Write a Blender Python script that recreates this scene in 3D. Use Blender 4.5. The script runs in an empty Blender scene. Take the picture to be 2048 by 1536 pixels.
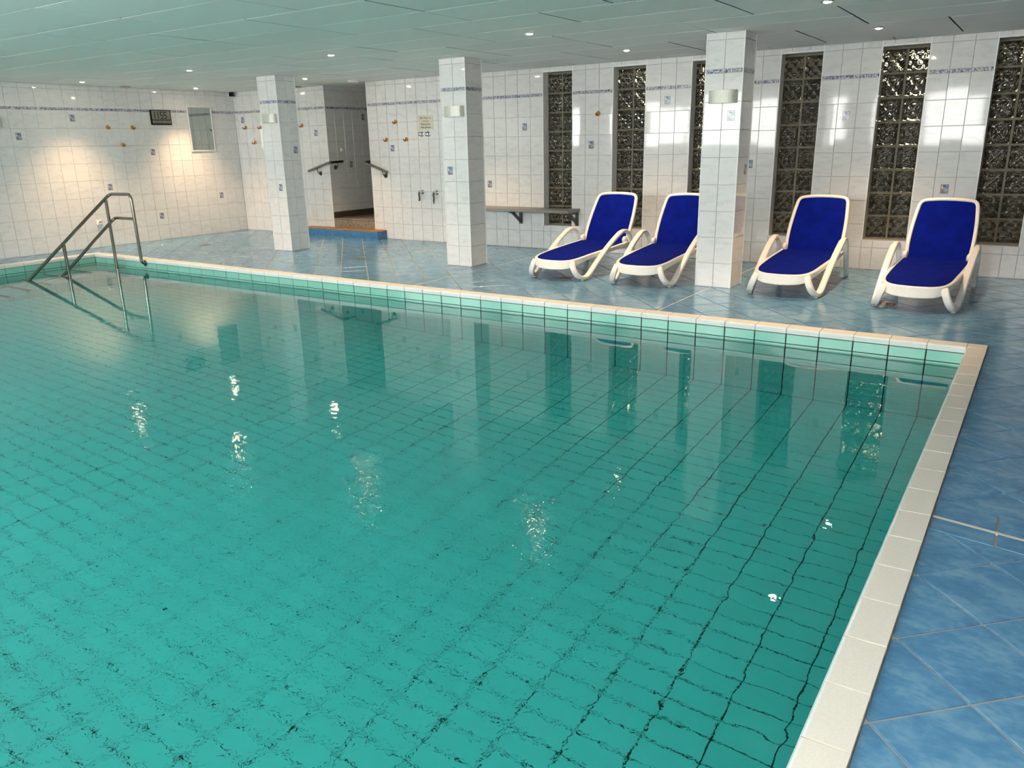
import bpy, math, random
from mathutils import Vector, Matrix

random.seed(11)
sc = bpy.context.scene
COL = sc.collection
PI = math.pi

# ------------------------------------------------------------------ camera
FWD = Vector((-0.53431566, 0.79243206, -0.29420776))
RGT = Vector((0.83233723, 0.55392049, -0.01966796))
UPV = Vector((-0.14738218, 0.25538897, 0.9555391))
CAM = Vector((0.32433, -6.24952, 1.44924))
FPX = 1567.57
cd = bpy.data.cameras.new('camera')
cd.sensor_width = 36.0
cd.lens = 36.0 * FPX / 2048.0
cd.clip_start = 0.05
cam = bpy.data.objects.new('camera', cd)
COL.objects.link(cam)
cam.matrix_world = Matrix(((RGT.x, UPV.x, -FWD.x, CAM.x), (RGT.y, UPV.y, -FWD.y, CAM.y),
                           (RGT.z, UPV.z, -FWD.z, CAM.z), (0, 0, 0, 1)))
sc.camera = cam

# ------------------------------------------------------------------ light and exposure
SKY = 14.5            # overcast daylight outside the windows behind the camera
SPOT_W = 225.0        # each recessed halogen lamp
wd = bpy.data.worlds.new('overcast_sky')
sc.world = wd
wd.use_nodes = True
bg = wd.node_tree.nodes['Background']
bg.inputs['Color'].default_value = (1.0, 0.995, 0.955, 1)
bg.inputs['Strength'].default_value = SKY
vs = sc.view_settings
vs.view_transform = 'Standard'
vs.look = 'None'
vs.gamma = 1.0
vs.use_curve_mapping = False
vs.exposure = 0.12
cy = sc.cycles
cy.max_bounces = 7
cy.diffuse_bounces = 3
cy.glossy_bounces = 3
cy.transmission_bounces = 6
cy.transparent_max_bounces = 6
cy.sample_clamp_indirect = 18.0
cy.sample_clamp_direct = 0.0
cy.blur_glossy = 0.3
cy.use_denoising = True
cy.use_light_tree = False
cy.use_adaptive_sampling = True
cy.adaptive_threshold = 0.03
cy.caustics_refractive = True
cy.caustics_reflective = True

# ------------------------------------------------------------------ dimensions (metres)
FZ = -0.012          # deck level (the pool edge stands at 0)
H = 2.405            # ceiling
WY = 3.419           # glass-block wall
LX = -12.104         # wall with the clock
RX = 2.6             # wall on the right, out of view
FY = -7.0            # window wall behind the camera
PX = -11.28          # pool, far left end
PY = -6.25            # pool, near end
WZ = -0.143          # water level
PZ = -1.43          # pool bottom
COPW = 0.125

def project(v):
    d = Vector(v) - CAM
    z = d.dot(FWD)
    if z < 0.05:
        return None
    return 1024 + FPX * d.dot(RGT) / z, 768 - FPX * d.dot(UPV) / z, z

def shown(v, n, area, m=40):
    """Rough picture area of a small flat piece, 0 when out of the frame or facing away."""
    q = project(v)
    if q is None or not (-m < q[0] < 2048 + m and -m < q[1] < 1536 + m):
        return 0.0
    d = CAM - Vector(v)
    c = d.dot(Vector(n)) / d.length
    return max(0.0, c) * area * (FPX / q[2]) ** 2

# ------------------------------------------------------------------ node helpers
class NT:
    def __init__(self, name, rough=0.5, base=(0.8, 0.8, 0.8), metal=0.0, spec=0.5):
        self.m = bpy.data.materials.new(name)
        self.m.use_nodes = True
        self.t = self.m.node_tree
        self.b = self.t.nodes['Principled BSDF']
        self.out = self.t.nodes['Material Output']
        self.set(self.b, 'Roughness', rough)
        self.set(self.b, 'Base Color', (*base, 1))
        self.set(self.b, 'Metallic', metal)
        self.set(self.b, 'Specular IOR Level', spec)
    def set(self, n, k, v):
        n.inputs[k].default_value = v
    def n(self, typ, **kw):
        nd = self.t.nodes.new(typ)
        for k, v in kw.items():
            if k in nd.inputs:
                nd.inputs[k].default_value = v
            else:
                setattr(nd, k, v)
        return nd
    def l(self, a, b):
        self.t.links.new(a, b)
    def math(self, op, a, b=None, c=None, clamp=False):
        nd = self.n('ShaderNodeMath', operation=op)
        nd.use_clamp = clamp
        for i, x in enumerate((a, b, c)):
            if x is None:
                continue
            if isinstance(x, (int, float)):
                nd.inputs[i].default_value = x
            else:
                self.l(x, nd.inputs[i])
        return nd.outputs[0]
    def mix(self, f, a, b):
        nd = self.n('ShaderNodeMix', data_type='RGBA')
        for s, x in ((nd.inputs[0], f), (nd.inputs[6], a), (nd.inputs[7], b)):
            if isinstance(x, (int, float)):
                s.default_value = x
            elif isinstance(x, tuple):
                s.default_value = (*x, 1)
            else:
                self.l(x, s)
        return nd.outputs[2]
    def coords(self, randomise=True, scale=(1, 1, 1), rot=(0, 0, 0)):
        tc = self.n('ShaderNodeTexCoord')
        v = tc.outputs['Object']
        if randomise:
            oi = self.n('ShaderNodeObjectInfo')
            k = self.n('ShaderNodeVectorMath', operation='MULTIPLY_ADD')
            cx = self.n('ShaderNodeCombineXYZ')
            self.l(self.math('MULTIPLY', oi.outputs['Random'], 37.0), cx.inputs[0])
            self.l(self.math('MULTIPLY', oi.outputs['Random'], 91.0), cx.inputs[1])
            self.l(self.math('MULTIPLY', oi.outputs['Random'], 53.0), cx.inputs[2])
            self.l(v, k.inputs[0])
            k.inputs[1].default_value = (1, 1, 1)
            self.l(cx.outputs[0], k.inputs[2])
            v = k.outputs[0]
        mp = self.n('ShaderNodeMapping')
        mp.inputs['Scale'].default_value = scale
        mp.inputs['Rotation'].default_value = rot
        self.l(v, mp.inputs[0])
        return mp.outputs[0]
    def noise(self, vec, scale, detail=2, rough=0.5, dist=0.0):
        nd = self.n('ShaderNodeTexNoise')
        nd.inputs['Scale'].default_value = scale
        nd.inputs['Detail'].default_value = detail
        nd.inputs['Roughness'].default_value = rough
        nd.inputs['Distortion'].default_value = dist
        self.l(vec, nd.inputs['Vector'])
        return nd.outputs[0]
    def ramp(self, f, *stops):
        nd = self.n('ShaderNodeValToRGB')
        e = nd.color_ramp.elements
        while len(e) < len(stops):
            e.new(0.5)
        for i, (p, c) in enumerate(stops):
            e[i].position = p
            e[i].color = (*c, 1) if isinstance(c, tuple) else (c, c, c, 1)
        self.l(f, nd.inputs[0])
        return nd.outputs[0]
    def bump(self, h, dist=0.001, strength=1.0):
        nd = self.n('ShaderNodeBump')
        nd.inputs['Distance'].default_value = dist
        nd.inputs['Strength'].default_value = strength
        self.l(h, nd.inputs['Height'])
        self.l(nd.outputs[0], self.b.inputs['Normal'])
        return nd

def plain(name, base, rough=0.5, metal=0.0, var=0.06, vscale=30.0, spec=0.5):
    """A single-colour surface with a little uneven tone."""
    t = NT(name, rough, base, metal, spec)
    v = t.coords()
    f = t.noise(v, vscale, 3)
    dk = tuple(c * (1 - var) for c in base)
    lt = tuple(min(1, c * (1 + var)) for c in base)
    t.l(t.ramp(f, (0.3, dk), (0.7, lt)), t.b.inputs['Base Color'])
    return t.m

M = {}
def marble():
    t = NT('marbled_white_tile', 0.05)
    v = t.coords(rot=(0, 0, 0.85), scale=(1.0, 3.2, 1.0))
    a = t.noise(v, 5.0, 4, 0.6, 0.8)
    b = t.noise(v, 16.0, 3, 0.6, 1.2)
    c = t.ramp(a, (0.34, (0.68, 0.68, 0.675)), (0.48, (0.75, 0.745, 0.735)), (0.72, (0.785, 0.78, 0.77)))
    d = t.ramp(b, (0.30, 0.90), (0.40, 1.0), (1.0, 1.0))
    mm = t.n('ShaderNodeMix', data_type='RGBA', blend_type='MULTIPLY')
    mm.inputs[0].default_value = 1.0
    t.l(c, mm.inputs[6]); t.l(d, mm.inputs[7])
    t.l(mm.outputs[2], t.b.inputs['Base Color'])
    return t.m
M['marble'] = marble()
M['grout'] = plain('grey_grout', (0.48, 0.47, 0.44), 0.9)
M['edge_trim'] = plain('white_plastic_edge', (0.85, 0.85, 0.83), 0.35)

def deck():
    t = NT('blue_floor_tile', 0.2)
    v = t.coords(scale=(1, 1.6, 1), rot=(0, 0, 0.5))
    a = t.noise(v, 6.0, 4, 0.62, 0.5)
    b = t.noise(v, 28.0, 3, 0.6)
    s = t.math('MULTIPLY_ADD', b, 0.35, t.math('MULTIPLY', a, 0.75))
    c = t.ramp(s, (0.33, (0.06, 0.175, 0.32)), (0.52, (0.088, 0.235, 0.40)), (0.70, (0.165, 0.325, 0.465)))
    t.l(c, t.b.inputs['Base Color'])
    return t.m
M['deck'] = deck()
M['deck_grout'] = plain('beige_floor_grout', (0.36, 0.355, 0.325), 0.9)
M['deck_joint'] = plain('pale_movement_joint', (0.62, 0.58, 0.48), 0.8)

def pool_tile():
    t = NT('mint_pool_tile', 0.12)
    v = t.coords()
    a = t.noise(v, 9.0, 3)
    oi = t.n('ShaderNodeObjectInfo')
    f = t.math('ADD', t.math('MULTIPLY', a, 0.6), t.math('MULTIPLY', oi.outputs['Random'], 0.4))
    t.l(t.ramp(f, (0.2, (0.235, 0.555, 0.455)), (0.8, (0.275, 0.61, 0.50))), t.b.inputs['Base Color'])
    return t.m
M['pool'] = pool_tile()
M['pool_grout'] = plain('dark_pool_grout', (0.025, 0.022, 0.015), 0.9)
M['step_tile'] = plain('pale_grey_step_tile', (0.52, 0.56, 0.50), 0.4)
M['nosing'] = plain('brown_step_nosing', (0.16, 0.075, 0.05), 0.5)
M['coping'] = plain('cream_coping_tile', (0.72, 0.67, 0.59), 0.38, var=0.04, vscale=120)
M['coping_face'] = plain('white_coping_nose', (0.74, 0.78, 0.76), 0.15, var=0.02)
M['coping_grout'] = plain('brownish_coping_grout', (0.40, 0.36, 0.30), 0.9)

def ceiling_panel():
    t = NT('mineral_ceiling_panel', 0.85)
    v = t.coords()
    oi = t.n('ShaderNodeObjectInfo')
    c = t.mix(oi.outputs['Random'], (0.78, 0.80, 0.775), (0.82, 0.84, 0.815))
    t.l(c, t.b.inputs['Base Color'])
    return t.m
M['panel'] = ceiling_panel()
M['panel_edge'] = plain('panel_edge_shade', (0.13, 0.14, 0.125), 0.9)  # panel sides coloured dark to put shade into the seams
M['ceiling_gap'] = plain('dark_ceiling_gap', (0.05, 0.055, 0.05), 0.9)

def water():
    m = bpy.data.materials.new('pool_water')
    m.use_nodes = True
    t = NT.__new__(NT)
    t.m = m; t.t = m.node_tree
    nodes = t.t.nodes
    nodes.remove(nodes['Principled BSDF'])
    out = nodes['Material Output']
    g = t.n('ShaderNodeBsdfGlass')
    g.inputs['IOR'].default_value = 1.333
    g.inputs['Roughness'].default_value = 0.0
    g.inputs['Color'].default_value = (1, 1, 1, 1)
    tc = t.n('ShaderNodeTexCoord')
    p = tc.outputs['Object']
    sx = t.n('ShaderNodeSeparateXYZ')
    t.l(p, sx.inputs[0])
    X, Y = sx.outputs[0], sx.outputs[1]
    long1 = t.noise(p, 1.6, 1, 0.5, 0.4)
    long2 = t.noise(p, 5.5, 1, 0.5, 0.6)
    fine = t.noise(p, 26.0, 2, 0.6, 0.8)
    def ease(v_, lo, hi):
        mr = t.n('ShaderNodeMapRange', interpolation_type='SMOOTHSTEP')
        t.l(v_, mr.inputs['Value'])
        mr.inputs['From Min'].default_value = lo
        mr.inputs['From Max'].default_value = hi
        return mr.outputs[0]
    # stirred by the inlets towards the near left, calm along the far and right sides
    nearY = ease(Y, -1.7, -3.7)
    stir = t.math('MULTIPLY', ease(Y, -2.3, -3.9), ease(X, -0.7, -2.0))
    stir = t.math('MULTIPLY', stir, t.math('MULTIPLY_ADD', t.noise(p, 0.6, 1), 1.2, 0.35, clamp=True))
    dv = t.n('ShaderNodeVectorMath', operation='DISTANCE')
    t.l(p, dv.inputs[0])
    dv.inputs[1].default_value = (-1.75, -4.45, WZ)
    blob = ease(dv.outputs['Value'], 1.75, 0.5)
    h = t.math('MULTIPLY', long1, 0.0006)
    h = t.math('ADD', h, t.math('MULTIPLY', long2, t.math('MULTIPLY_ADD', nearY, 0.0026, 0.0002)))
    h = t.math('ADD', h, t.math('MULTIPLY', fine, t.math('ADD', t.math('MULTIPLY_ADD', stir, 0.0006, t.math('MULTIPLY', blob, 0.0018)), t.math('MULTIPLY_ADD', ease(Y, -0.8, -2.6), 0.0001, 0.00003))))
    bp = t.n('ShaderNodeBump')
    bp.inputs['Distance'].default_value = 1.0
    bp.inputs['Strength'].default_value = 1.0
    t.l(h, bp.inputs['Height'])
    t.l(bp.outputs[0], g.inputs['Normal'])
    t.l(g.outputs[0], out.inputs['Surface'])
    va = t.n('ShaderNodeVolumeAbsorption')
    va.inputs['Color'].default_value = (0.10, 0.93, 1.0, 1)
    va.inputs['Density'].default_value = 0.62
    t.l(va.outputs[0], out.inputs['Volume'])
    return m
M['water'] = water()

def glass_block():
    t = NT('pressed_glass', 0.02, (0.86, 0.84, 0.72))
    t.set(t.b, 'Transmission Weight', 1.0)
    t.set(t.b, 'IOR', 1.5)
    v = t.coords(randomise=False)
    t.bump(t.noise(v, 34.0, 1), 0.0015)
    return t.m
M['glass'] = glass_block()
M['mortar'] = plain('olive_grey_mortar', (0.17, 0.155, 0.115), 0.7)
M['reveal'] = M['marble']
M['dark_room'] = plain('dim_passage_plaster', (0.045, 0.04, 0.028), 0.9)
M['window_pane'] = (lambda t: (t.set(t.b, 'Transmission Weight', 1.0), t.set(t.b, 'IOR', 1.01), t.m)[-1])(NT('clear_window_glass', 0.0, (1, 1, 1)))
M['dark_panelling'] = plain('dark_wood_panelling', (0.10, 0.065, 0.04), 0.5, var=0.2, vscale=6)
M['white_frame'] = plain('white_window_frame', (0.75, 0.75, 0.73), 0.4)
M['steel'] = plain('brushed_stainless_steel', (0.30, 0.275, 0.235), 0.2, 1.0, 0.08, 60)
M['chrome'] = plain('polished_chrome', (0.62, 0.62, 0.62), 0.06, 1.0, 0.03)
M['dark_metal'] = plain('dark_grey_metal', (0.07, 0.07, 0.068), 0.45, 0.4)
M['shelf'] = plain('grey_shelf_board', (0.20, 0.20, 0.195), 0.4)
M['resin'] = plain('white_garden_resin', (0.80, 0.77, 0.72), 0.33, var=0.02)
M['pad'] = plain('grey_green_foot_rubber', (0.42, 0.43, 0.36), 0.6)
def sling():
    t = NT('blue_sling_fabric', 0.9, spec=0.06)
    v = t.coords(randomise=False)
    a = t.noise(v, 8.0, 2)
    w = t.n('ShaderNodeTexWave')
    w.inputs['Scale'].default_value = 90.0
    t.l(v, w.inputs[0])
    t.l(t.ramp(a, (0.3, (0.001, 0.006, 0.15)), (0.7, (0.0012, 0.010, 0.22))), t.b.inputs['Base Color'])
    t.bump(w.outputs[1], 0.0006)
    return t.m
M['sling'] = sling()
M['amber'] = plain('amber_hook_plastic', (0.58, 0.24, 0.03), 0.25, var=0.25, vscale=40)
M['amber_dark'] = plain('brown_amber_plastic', (0.25, 0.09, 0.02), 0.3)
M['black'] = plain('black_plastic', (0.004, 0.004, 0.004), 0.6, spec=0.15)
M['lcd'] = plain('grey_lcd_glass', (0.21, 0.21, 0.18), 0.5, spec=0.2)
M['lcd_digit'] = plain('black_lcd_segment', (0.006, 0.006, 0.005), 0.5)
M['lcd_faint'] = plain('faint_lcd_segment', (0.045, 0.042, 0.035), 0.5)
M['mirror'] = NT('silvered_mirror', 0.01, (0.44, 0.49, 0.47), 1.0).m
M['white_paint'] = plain('white_painted_wood', (0.80, 0.78, 0.74), 0.4)
M['white_plastic'] = plain('white_plastic', (0.80, 0.79, 0.76), 0.3)
M['sconce'] = plain('pale_satin_lamp_metal', (0.58, 0.59, 0.50), 0.3, 0.1, 0.03)
M['paper'] = plain('cream_sign_board', (0.68, 0.63, 0.52), 0.6)
M['print'] = plain('dark_sign_print', (0.10, 0.085, 0.07), 0.6)
M['hose'] = plain('dark_ribbed_hose', (0.16, 0.14, 0.12), 0.3, 0.8)
M['brass'] = plain('tarnished_brass_grate', (0.22, 0.15, 0.06), 0.45, 0.6)
M['rust'] = plain('rusty_drain_grate', (0.34, 0.16, 0.05), 0.7, var=0.4, vscale=60)
M['blue_step'] = plain('blue_step_tile', (0.045, 0.19, 0.42), 0.3, var=0.25, vscale=14)
M['brown_top'] = plain('brown_tread_tile', (0.32, 0.17, 0.085), 0.5, var=0.2, vscale=18)
def granite():
    t = NT('speckled_granite', 0.35)
    v = t.coords()
    a = t.noise(v, 75.0, 2, 0.7)
    t.l(t.ramp(a, (0.35, (0.06, 0.05, 0.04)), (0.5, (0.22, 0.18, 0.13)), (0.66, (0.42, 0.36, 0.27))), t.b.inputs['Base Color'])
    return t.m
M['granite'] = granite()
M['skirting'] = plain('dark_stone_skirting', (0.085, 0.065, 0.045), 0.4)
def bulb():
    t = NT('lit_halogen_lamp', 0.5, (1, 1, 1))
    t.set(t.b, 'Emission Color', (1.0, 0.80, 0.55, 1))
    t.set(t.b, 'Emission Strength', 200.0)
    return t.m
M['bulb'] = bulb()

def soft_glow():  # glow for the unseen panels added behind the glass blocks
    t = NT('added_glow_surface', 0.5, (0.9, 0.88, 0.8))
    t.set(t.b, 'Emission Color', (1.0, 0.88, 0.68, 1))
    t.set(t.b, 'Emission Strength', 3.0)
    return t.m
M['soft_glow'] = soft_glow()

def border():
    """Printed frieze: violet-blue waves on white with small coloured shells."""
    t = NT('printed_sea_frieze', 0.1)
    v = t.coords(scale=(1, 0.7, 1))
    a = t.noise(v, 62.0, 1, 0.5, 1.5)
    b = t.noise(v, 24.0, 0)
    c1 = t.ramp(a, (0.42, (0.11, 0.115, 0.27)), (0.48, (0.22, 0.22, 0.38)), (0.53, (0.66, 0.66, 0.67)))
    c2 = t.ramp(a, (0.42, (0.10, 0.26, 0.34)), (0.50, (0.45, 0.30, 0.22)), (0.58, (0.66, 0.63, 0.60)))
    k = t.ramp(b, (0.58, 0.0), (0.64, 1.0))
    t.l(t.mix(k, c1, c2), t.b.inputs['Base Color'])
    return t.m
M['border'] = border()

def picture():
    """Small printed sea picture: blue frame, dark fish, pale blue fish, coral and sand."""
    t = NT('printed_sea_picture', 0.1)
    tc = t.n('ShaderNodeTexCoord')
    sp = t.n('ShaderNodeSeparateXYZ')
    t.l(tc.outputs['Object'], sp.inputs[0])
    x = t.math('DIVIDE', sp.outputs[0], 0.0375)
    y = t.math('DIVIDE', sp.outputs[1], 0.0475)
    wob = t.noise(tc.outputs['Object'], 90.0, 1)
    wob = t.math('MULTIPLY_ADD', wob, 0.5, -0.25)
    def ell(cx, cy2, rx, ry):
        dx = t.math('DIVIDE', t.math('ADD', t.math('SUBTRACT', x, cx), wob), rx)
        dy = t.math('DIVIDE', t.math('ADD', t.math('SUBTRACT', y, cy2), wob), ry)
        r = t.math('ADD', t.math('MULTIPLY', dx, dx), t.math('MULTIPLY', dy, dy))
        return t.math('LESS_THAN', r, 1.0)
    c = t.mix(t.math('GREATER_THAN', y, -0.2), (0.45, 0.44, 0.48), (0.60, 0.62, 0.70))
    for e, col in ((ell(0.3, 0.2, 0.6, 0.28), (0.20, 0.34, 0.52)), (ell(0.55, 0.5, 0.3, 0.3), (0.15, 0.33, 0.38)),
                   (ell(-0.15, 0.62, 0.45, 0.2), (0.07, 0.06, 0.14)), (ell(-0.5, -0.25, 0.35, 0.3), (0.45, 0.19, 0.12)),
                   (ell(-0.2, -0.7, 0.6, 0.2), (0.16, 0.24, 0.36)), (ell(0.55, -0.6, 0.35, 0.25), (0.42, 0.36, 0.24))):
        c = t.mix(e, c, col)
    fr = t.math('GREATER_THAN', t.math('MAXIMUM', t.math('ABSOLUTE', x), t.math('ABSOLUTE', y)), 0.86)
    t.l(t.mix(fr, c, (0.13, 0.13, 0.24)), t.b.inputs['Base Color'])
    return t.m
M['picture'] = picture()

# ------------------------------------------------------------------ mesh helpers
def mesh_from(name, verts, faces, mat, smooth=False, angle=None):
    me = bpy.data.meshes.new(name)
    me.from_pydata([tuple(v) for v in verts], [], faces)
    me.update()
    me.materials.append(mat)
    if smooth or angle:
        me.shade_smooth()
        if angle:
            me.set_sharp_from_angle(angle=math.radians(angle))
    return me

def put(name, me, parent=None, mat4=None):
    o = bpy.data.objects.new(name, me)
    COL.objects.link(o)
    if parent is not None:
        o.parent = parent
    if mat4 is not None:
        o.matrix_local = mat4
    return o

def tag(o, label=None, cat=None, group=None, kind=None):
    if label: o['label'] = label
    if cat: o['category'] = cat
    if group: o['group'] = group
    if kind: o['kind'] = kind
    return o

def empty(name, loc=(0, 0, 0), rz=0.0, parent=None):
    o = put(name, None, parent)
    o.location = loc
    o.rotation_euler = (0, 0, rz)
    o.empty_display_size = 0.05
    return o

class MB:
    def __init__(self):
        self.v = []; self.f = []
    def add(self, verts, faces):
        k = len(self.v)
        self.v += [Vector(p) for p in verts]
        self.f += [tuple(i + k for i in f) for f in faces]
        return self
    def box(self, lo, hi):
        x0, y0, z0 = lo; x1, y1, z1 = hi
        return self.add([(x0, y0, z0), (x1, y0, z0), (x1, y1, z0), (x0, y1, z0), (x0, y0, z1), (x1, y0, z1), (x1, y1, z1), (x0, y1, z1)],
                        [(3, 2, 1, 0), (4, 5, 6, 7), (0, 1, 5, 4), (1, 2, 6, 5), (2, 3, 7, 6), (3, 0, 4, 7)])
    def cbox(self, lo, hi, c):
        """Box with chamfered edges."""
        x0, y0, z0 = lo; x1, y1, z1 = hi
        def ring(z, i):
            a, b, d, e = x0 + i, x1 - i, y0 + i, y1 - i
            return [(a + c, d, z), (b - c, d, z), (b, d + c, z), (b, e - c, z), (b - c, e, z), (a + c, e, z), (a, e - c, z), (a, d + c, z)]
        rings = [ring(z0, c), ring(z0 + c, 0), ring(z1 - c, 0), ring(z1, c)]
        return self.loft(rings, closed=True, caps=True)
    def loft(self, rings, closed=True, caps=True):
        n = len(rings[0])
        verts = [p for r in rings for p in r]
        faces = []
        for i in range(len(rings) - 1):
            for j in range(n if closed else n - 1):
                a, b = i * n + j, i * n + (j + 1) % n
                faces.append((a, b, b + n, a + n))
        if caps and closed:
            faces.append(tuple(range(n - 1, -1, -1)))
            faces.append(tuple((len(rings) - 1) * n + j for j in range(n)))
        return self.add(verts, faces)
    def tube(self, path, r, n=10, caps=True):
        path = [Vector(p) for p in path]
        rings = []
        side = None
        for i, p in enumerate(path):
            t = (path[min(i + 1, len(path) - 1)] - path[max(i - 1, 0)]).normalized()
            if side is None:
                ref = Vector((0, 0, 1)) if abs(t.z) < 0.9 else Vector((1, 0, 0))
                side = t.cross(ref).normalized()
            else:
                side = (side - t * side.dot(t)).normalized()
            up = side.cross(t)
            rr = r[i] if isinstance(r, (list, tuple)) else r
            rings.append([p + side * (math.cos(2 * PI * k / n) * rr) - up * (math.sin(2 * PI * k / n) * rr) for k in range(n)])
        return self.loft(rings, True, caps)
    def ribbon(self, path, sidev, w, th):
        """Strap of rounded rectangular section; sidev is the direction of its width."""
        path = [Vector(p) for p in path]
        rings = []
        for i, p in enumerate(path):
            t = (path[min(i + 1, len(path) - 1)] - path[max(i - 1, 0)]).normalized()
            s = Vector(sidev); s = (s - t * s.dot(t)).normalized()
            u = s.cross(t)
            ww = w[i] if isinstance(w, (list, tuple)) else w
            tt = th[i] if isinstance(th, (list, tuple)) else th
            a, b = ww / 2, tt / 2
            c = min(a, b) * 0.45
            pr = [(-a + c, -b), (a - c, -b), (a, -b + c), (a, b - c), (a - c, b), (-a + c, b), (-a, b - c), (-a, -b + c)]
            rings.append([p + s * q[0] - u * q[1] for q in pr])
        return self.loft(rings, True, True)
    def lathe(self, prof, n=20, centre=(0, 0, 0), axis='z'):
        c = Vector(centre)
        rings = []
        for r, h in prof:
            ring = []
            for k in range(n):
                a = 2 * PI * k / n
                x, y = r * math.cos(a), r * math.sin(a)
                if axis == 'z': q = (x, y, h)
                elif axis == 'y': q = (x, -h, y)       # h grows towards -y
                else: q = (h, x, y)                    # h grows towards +x
                ring.append(c + Vector(q))
            rings.append(ring)
        return self.loft(rings, True, True)
    def prism(self, poly, lo, hi, axis='x'):
        """Polygon given in the two other axes, extruded along axis."""
        def P(q, h):
            return {'x': (h, q[0], q[1]), 'y': (q[0], h, q[1]), 'z': (q[0], q[1], h)}[axis]
        return self.loft([[P(q, lo) for q in poly], [P(q, hi) for q in poly]], True, True)
    def build(self, name, mat, parent=None, angle=40, fix=True):
        me = mesh_from(name, self.v, self.f, mat, angle=angle)
        if fix:
            import bmesh
            bm = bmesh.new(); bm.from_mesh(me)
            bmesh.ops.recalc_face_normals(bm, faces=bm.faces)
            bm.to_mesh(me); bm.free()
            if angle:
                me.set_sharp_from_angle(angle=math.radians(angle))
        return put(name, me, parent)

def curve(pts, n=8):
    """Catmull-Rom curve through pts."""
    p = [Vector(q) for q in pts]
    p = [p[0] * 2 - p[1]] + p + [p[-1] * 2 - p[-2]]
    out = []
    for i in range(1, len(p) - 2):
        for k in range(n):
            t = k / n
            a, b, c, d = p[i - 1], p[i], p[i + 1], p[i + 2]
            out.append(0.5 * ((2 * b) + (c - a) * t + (2 * a - 5 * b + 4 * c - d) * t * t + (3 * b - a - 3 * c + d) * t ** 3))
    out.append(p[-2])
    return out

def fillet(pts, r, n=6):
    """Polyline with rounded corners."""
    p = [Vector(q) for q in pts]
    out = [p[0]]
    for i in range(1, len(p) - 1):
        a, b, c = p[i - 1], p[i], p[i + 1]
        d1 = (a - b); d2 = (c - b)
        rr = min(r, d1.length * 0.45, d2.length * 0.45)
        s, e = b + d1.normalized() * rr, b + d2.normalized() * rr
        for k in range(n + 1):
            t = k / n
            out.append(s * (1 - t) ** 2 + b * (2 * t * (1 - t)) + e * t * t)
    out.append(p[-1])
    return out

# frames of flat surfaces: columns are the local x, y and normal directions
def frame(ax, ay):
    ax, ay = Vector(ax), Vector(ay)
    return ax, ay, ax.cross(ay)
BACK = frame((1, 0, 0), (0, 0, 1))       # faces -Y
LEFT = frame((0, 1, 0), (0, 0, 1))       # faces +X
RIGHTF = frame((0, -1, 0), (0, 0, 1))    # faces -X
REAR = frame((-1, 0, 0), (0, 0, 1))      # faces +Y
FLOOR = frame((1, 0, 0), (0, 1, 0))      # faces +Z
CEIL = frame((1, 0, 0), (0, -1, 0))      # faces -Z

def to_m(fr, o):
    a, b, c = fr
    return Matrix(((a.x, b.x, c.x, o[0]), (a.y, b.y, c.y, o[1]), (a.z, b.z, c.z, o[2]), (0, 0, 0, 1)))

_tm = {}
def tile_geo(w, h, th, c=0.0015):
    x, y = w / 2, h / 2
    v = []
    for (i, z) in ((0, 0), (0, th - c), (c, th)):
        v += [(-x + i, -y + i, z), (x - i, -y + i, z), (x - i, y - i, z), (-x + i, y - i, z)]
    f = []
    for r in (0, 4):
        for k in range(4):
            f.append((r + k, r + (k + 1) % 4, r + 4 + (k + 1) % 4, r + 4 + k))
    f.append((8, 9, 10, 11))
    return v, f
def tile_mesh(w, h, th, mat, c=0.0015):
    k = (round(w, 4), round(h, 4), round(th, 4), mat.name)
    if k not in _tm:
        v, f = tile_geo(k[0], k[1], th, c)
        _tm[k] = mesh_from('tile', v, f, mat)
    return _tm[k]

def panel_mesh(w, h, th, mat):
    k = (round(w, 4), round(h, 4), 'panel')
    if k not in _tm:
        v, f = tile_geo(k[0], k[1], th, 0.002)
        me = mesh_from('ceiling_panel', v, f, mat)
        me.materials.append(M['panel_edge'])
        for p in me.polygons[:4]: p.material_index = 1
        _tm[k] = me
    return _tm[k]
def lay(parent, items, limit=300, name='tile', rest='tile_field', tilt=0.0):
    """items: (centre, frame, w, h, thickness, material). The largest in view become parts, the rest one stuff part."""
    sc_ = sorted(items, key=lambda t: -shown(t[0], t[1][2], t[2] * t[3]))
    far = {}
    for k, (c, fr, w, h, th, mat) in enumerate(sc_):
        m = to_m(fr, c)
        if k < limit and shown(c, fr[2], w * h) > 0:
            if tilt:
                m = m @ Matrix.Rotation(random.gauss(0, tilt), 4, 'X') @ Matrix.Rotation(random.gauss(0, tilt), 4, 'Y')
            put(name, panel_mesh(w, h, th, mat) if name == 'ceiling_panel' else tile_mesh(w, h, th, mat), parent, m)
        else:
            mb = far.setdefault(mat.name, (MB(), mat))[0]
            v, f = tile_geo(w, h, th)
            mb.add([m @ Vector(q) for q in v], f)
    for mb, mat in far.values():
        tag(put(rest, mesh_from(rest, mb.v, mb.f, mat), parent), kind='stuff')

def clip(poly, a, b, c):
    """Part of the polygon with a*x + b*y <= c."""
    out = []
    for i in range(len(poly)):
        p, q = poly[i], poly[(i + 1) % len(poly)]
        dp, dq = a * p[0] + b * p[1] - c, a * q[0] + b * q[1] - c
        if dp <= 0: out.append(p)
        if dp * dq < 0:
            t = dp / (dp - dq)
            out.append((p[0] + (q[0] - p[0]) * t, p[1] + (q[1] - p[1]) * t))
    return out
def poly_area(p):
    return abs(sum(p[i][0] * p[(i + 1) % len(p)][1] - p[(i + 1) % len(p)][0] * p[i][1] for i in range(len(p)))) / 2

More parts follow.
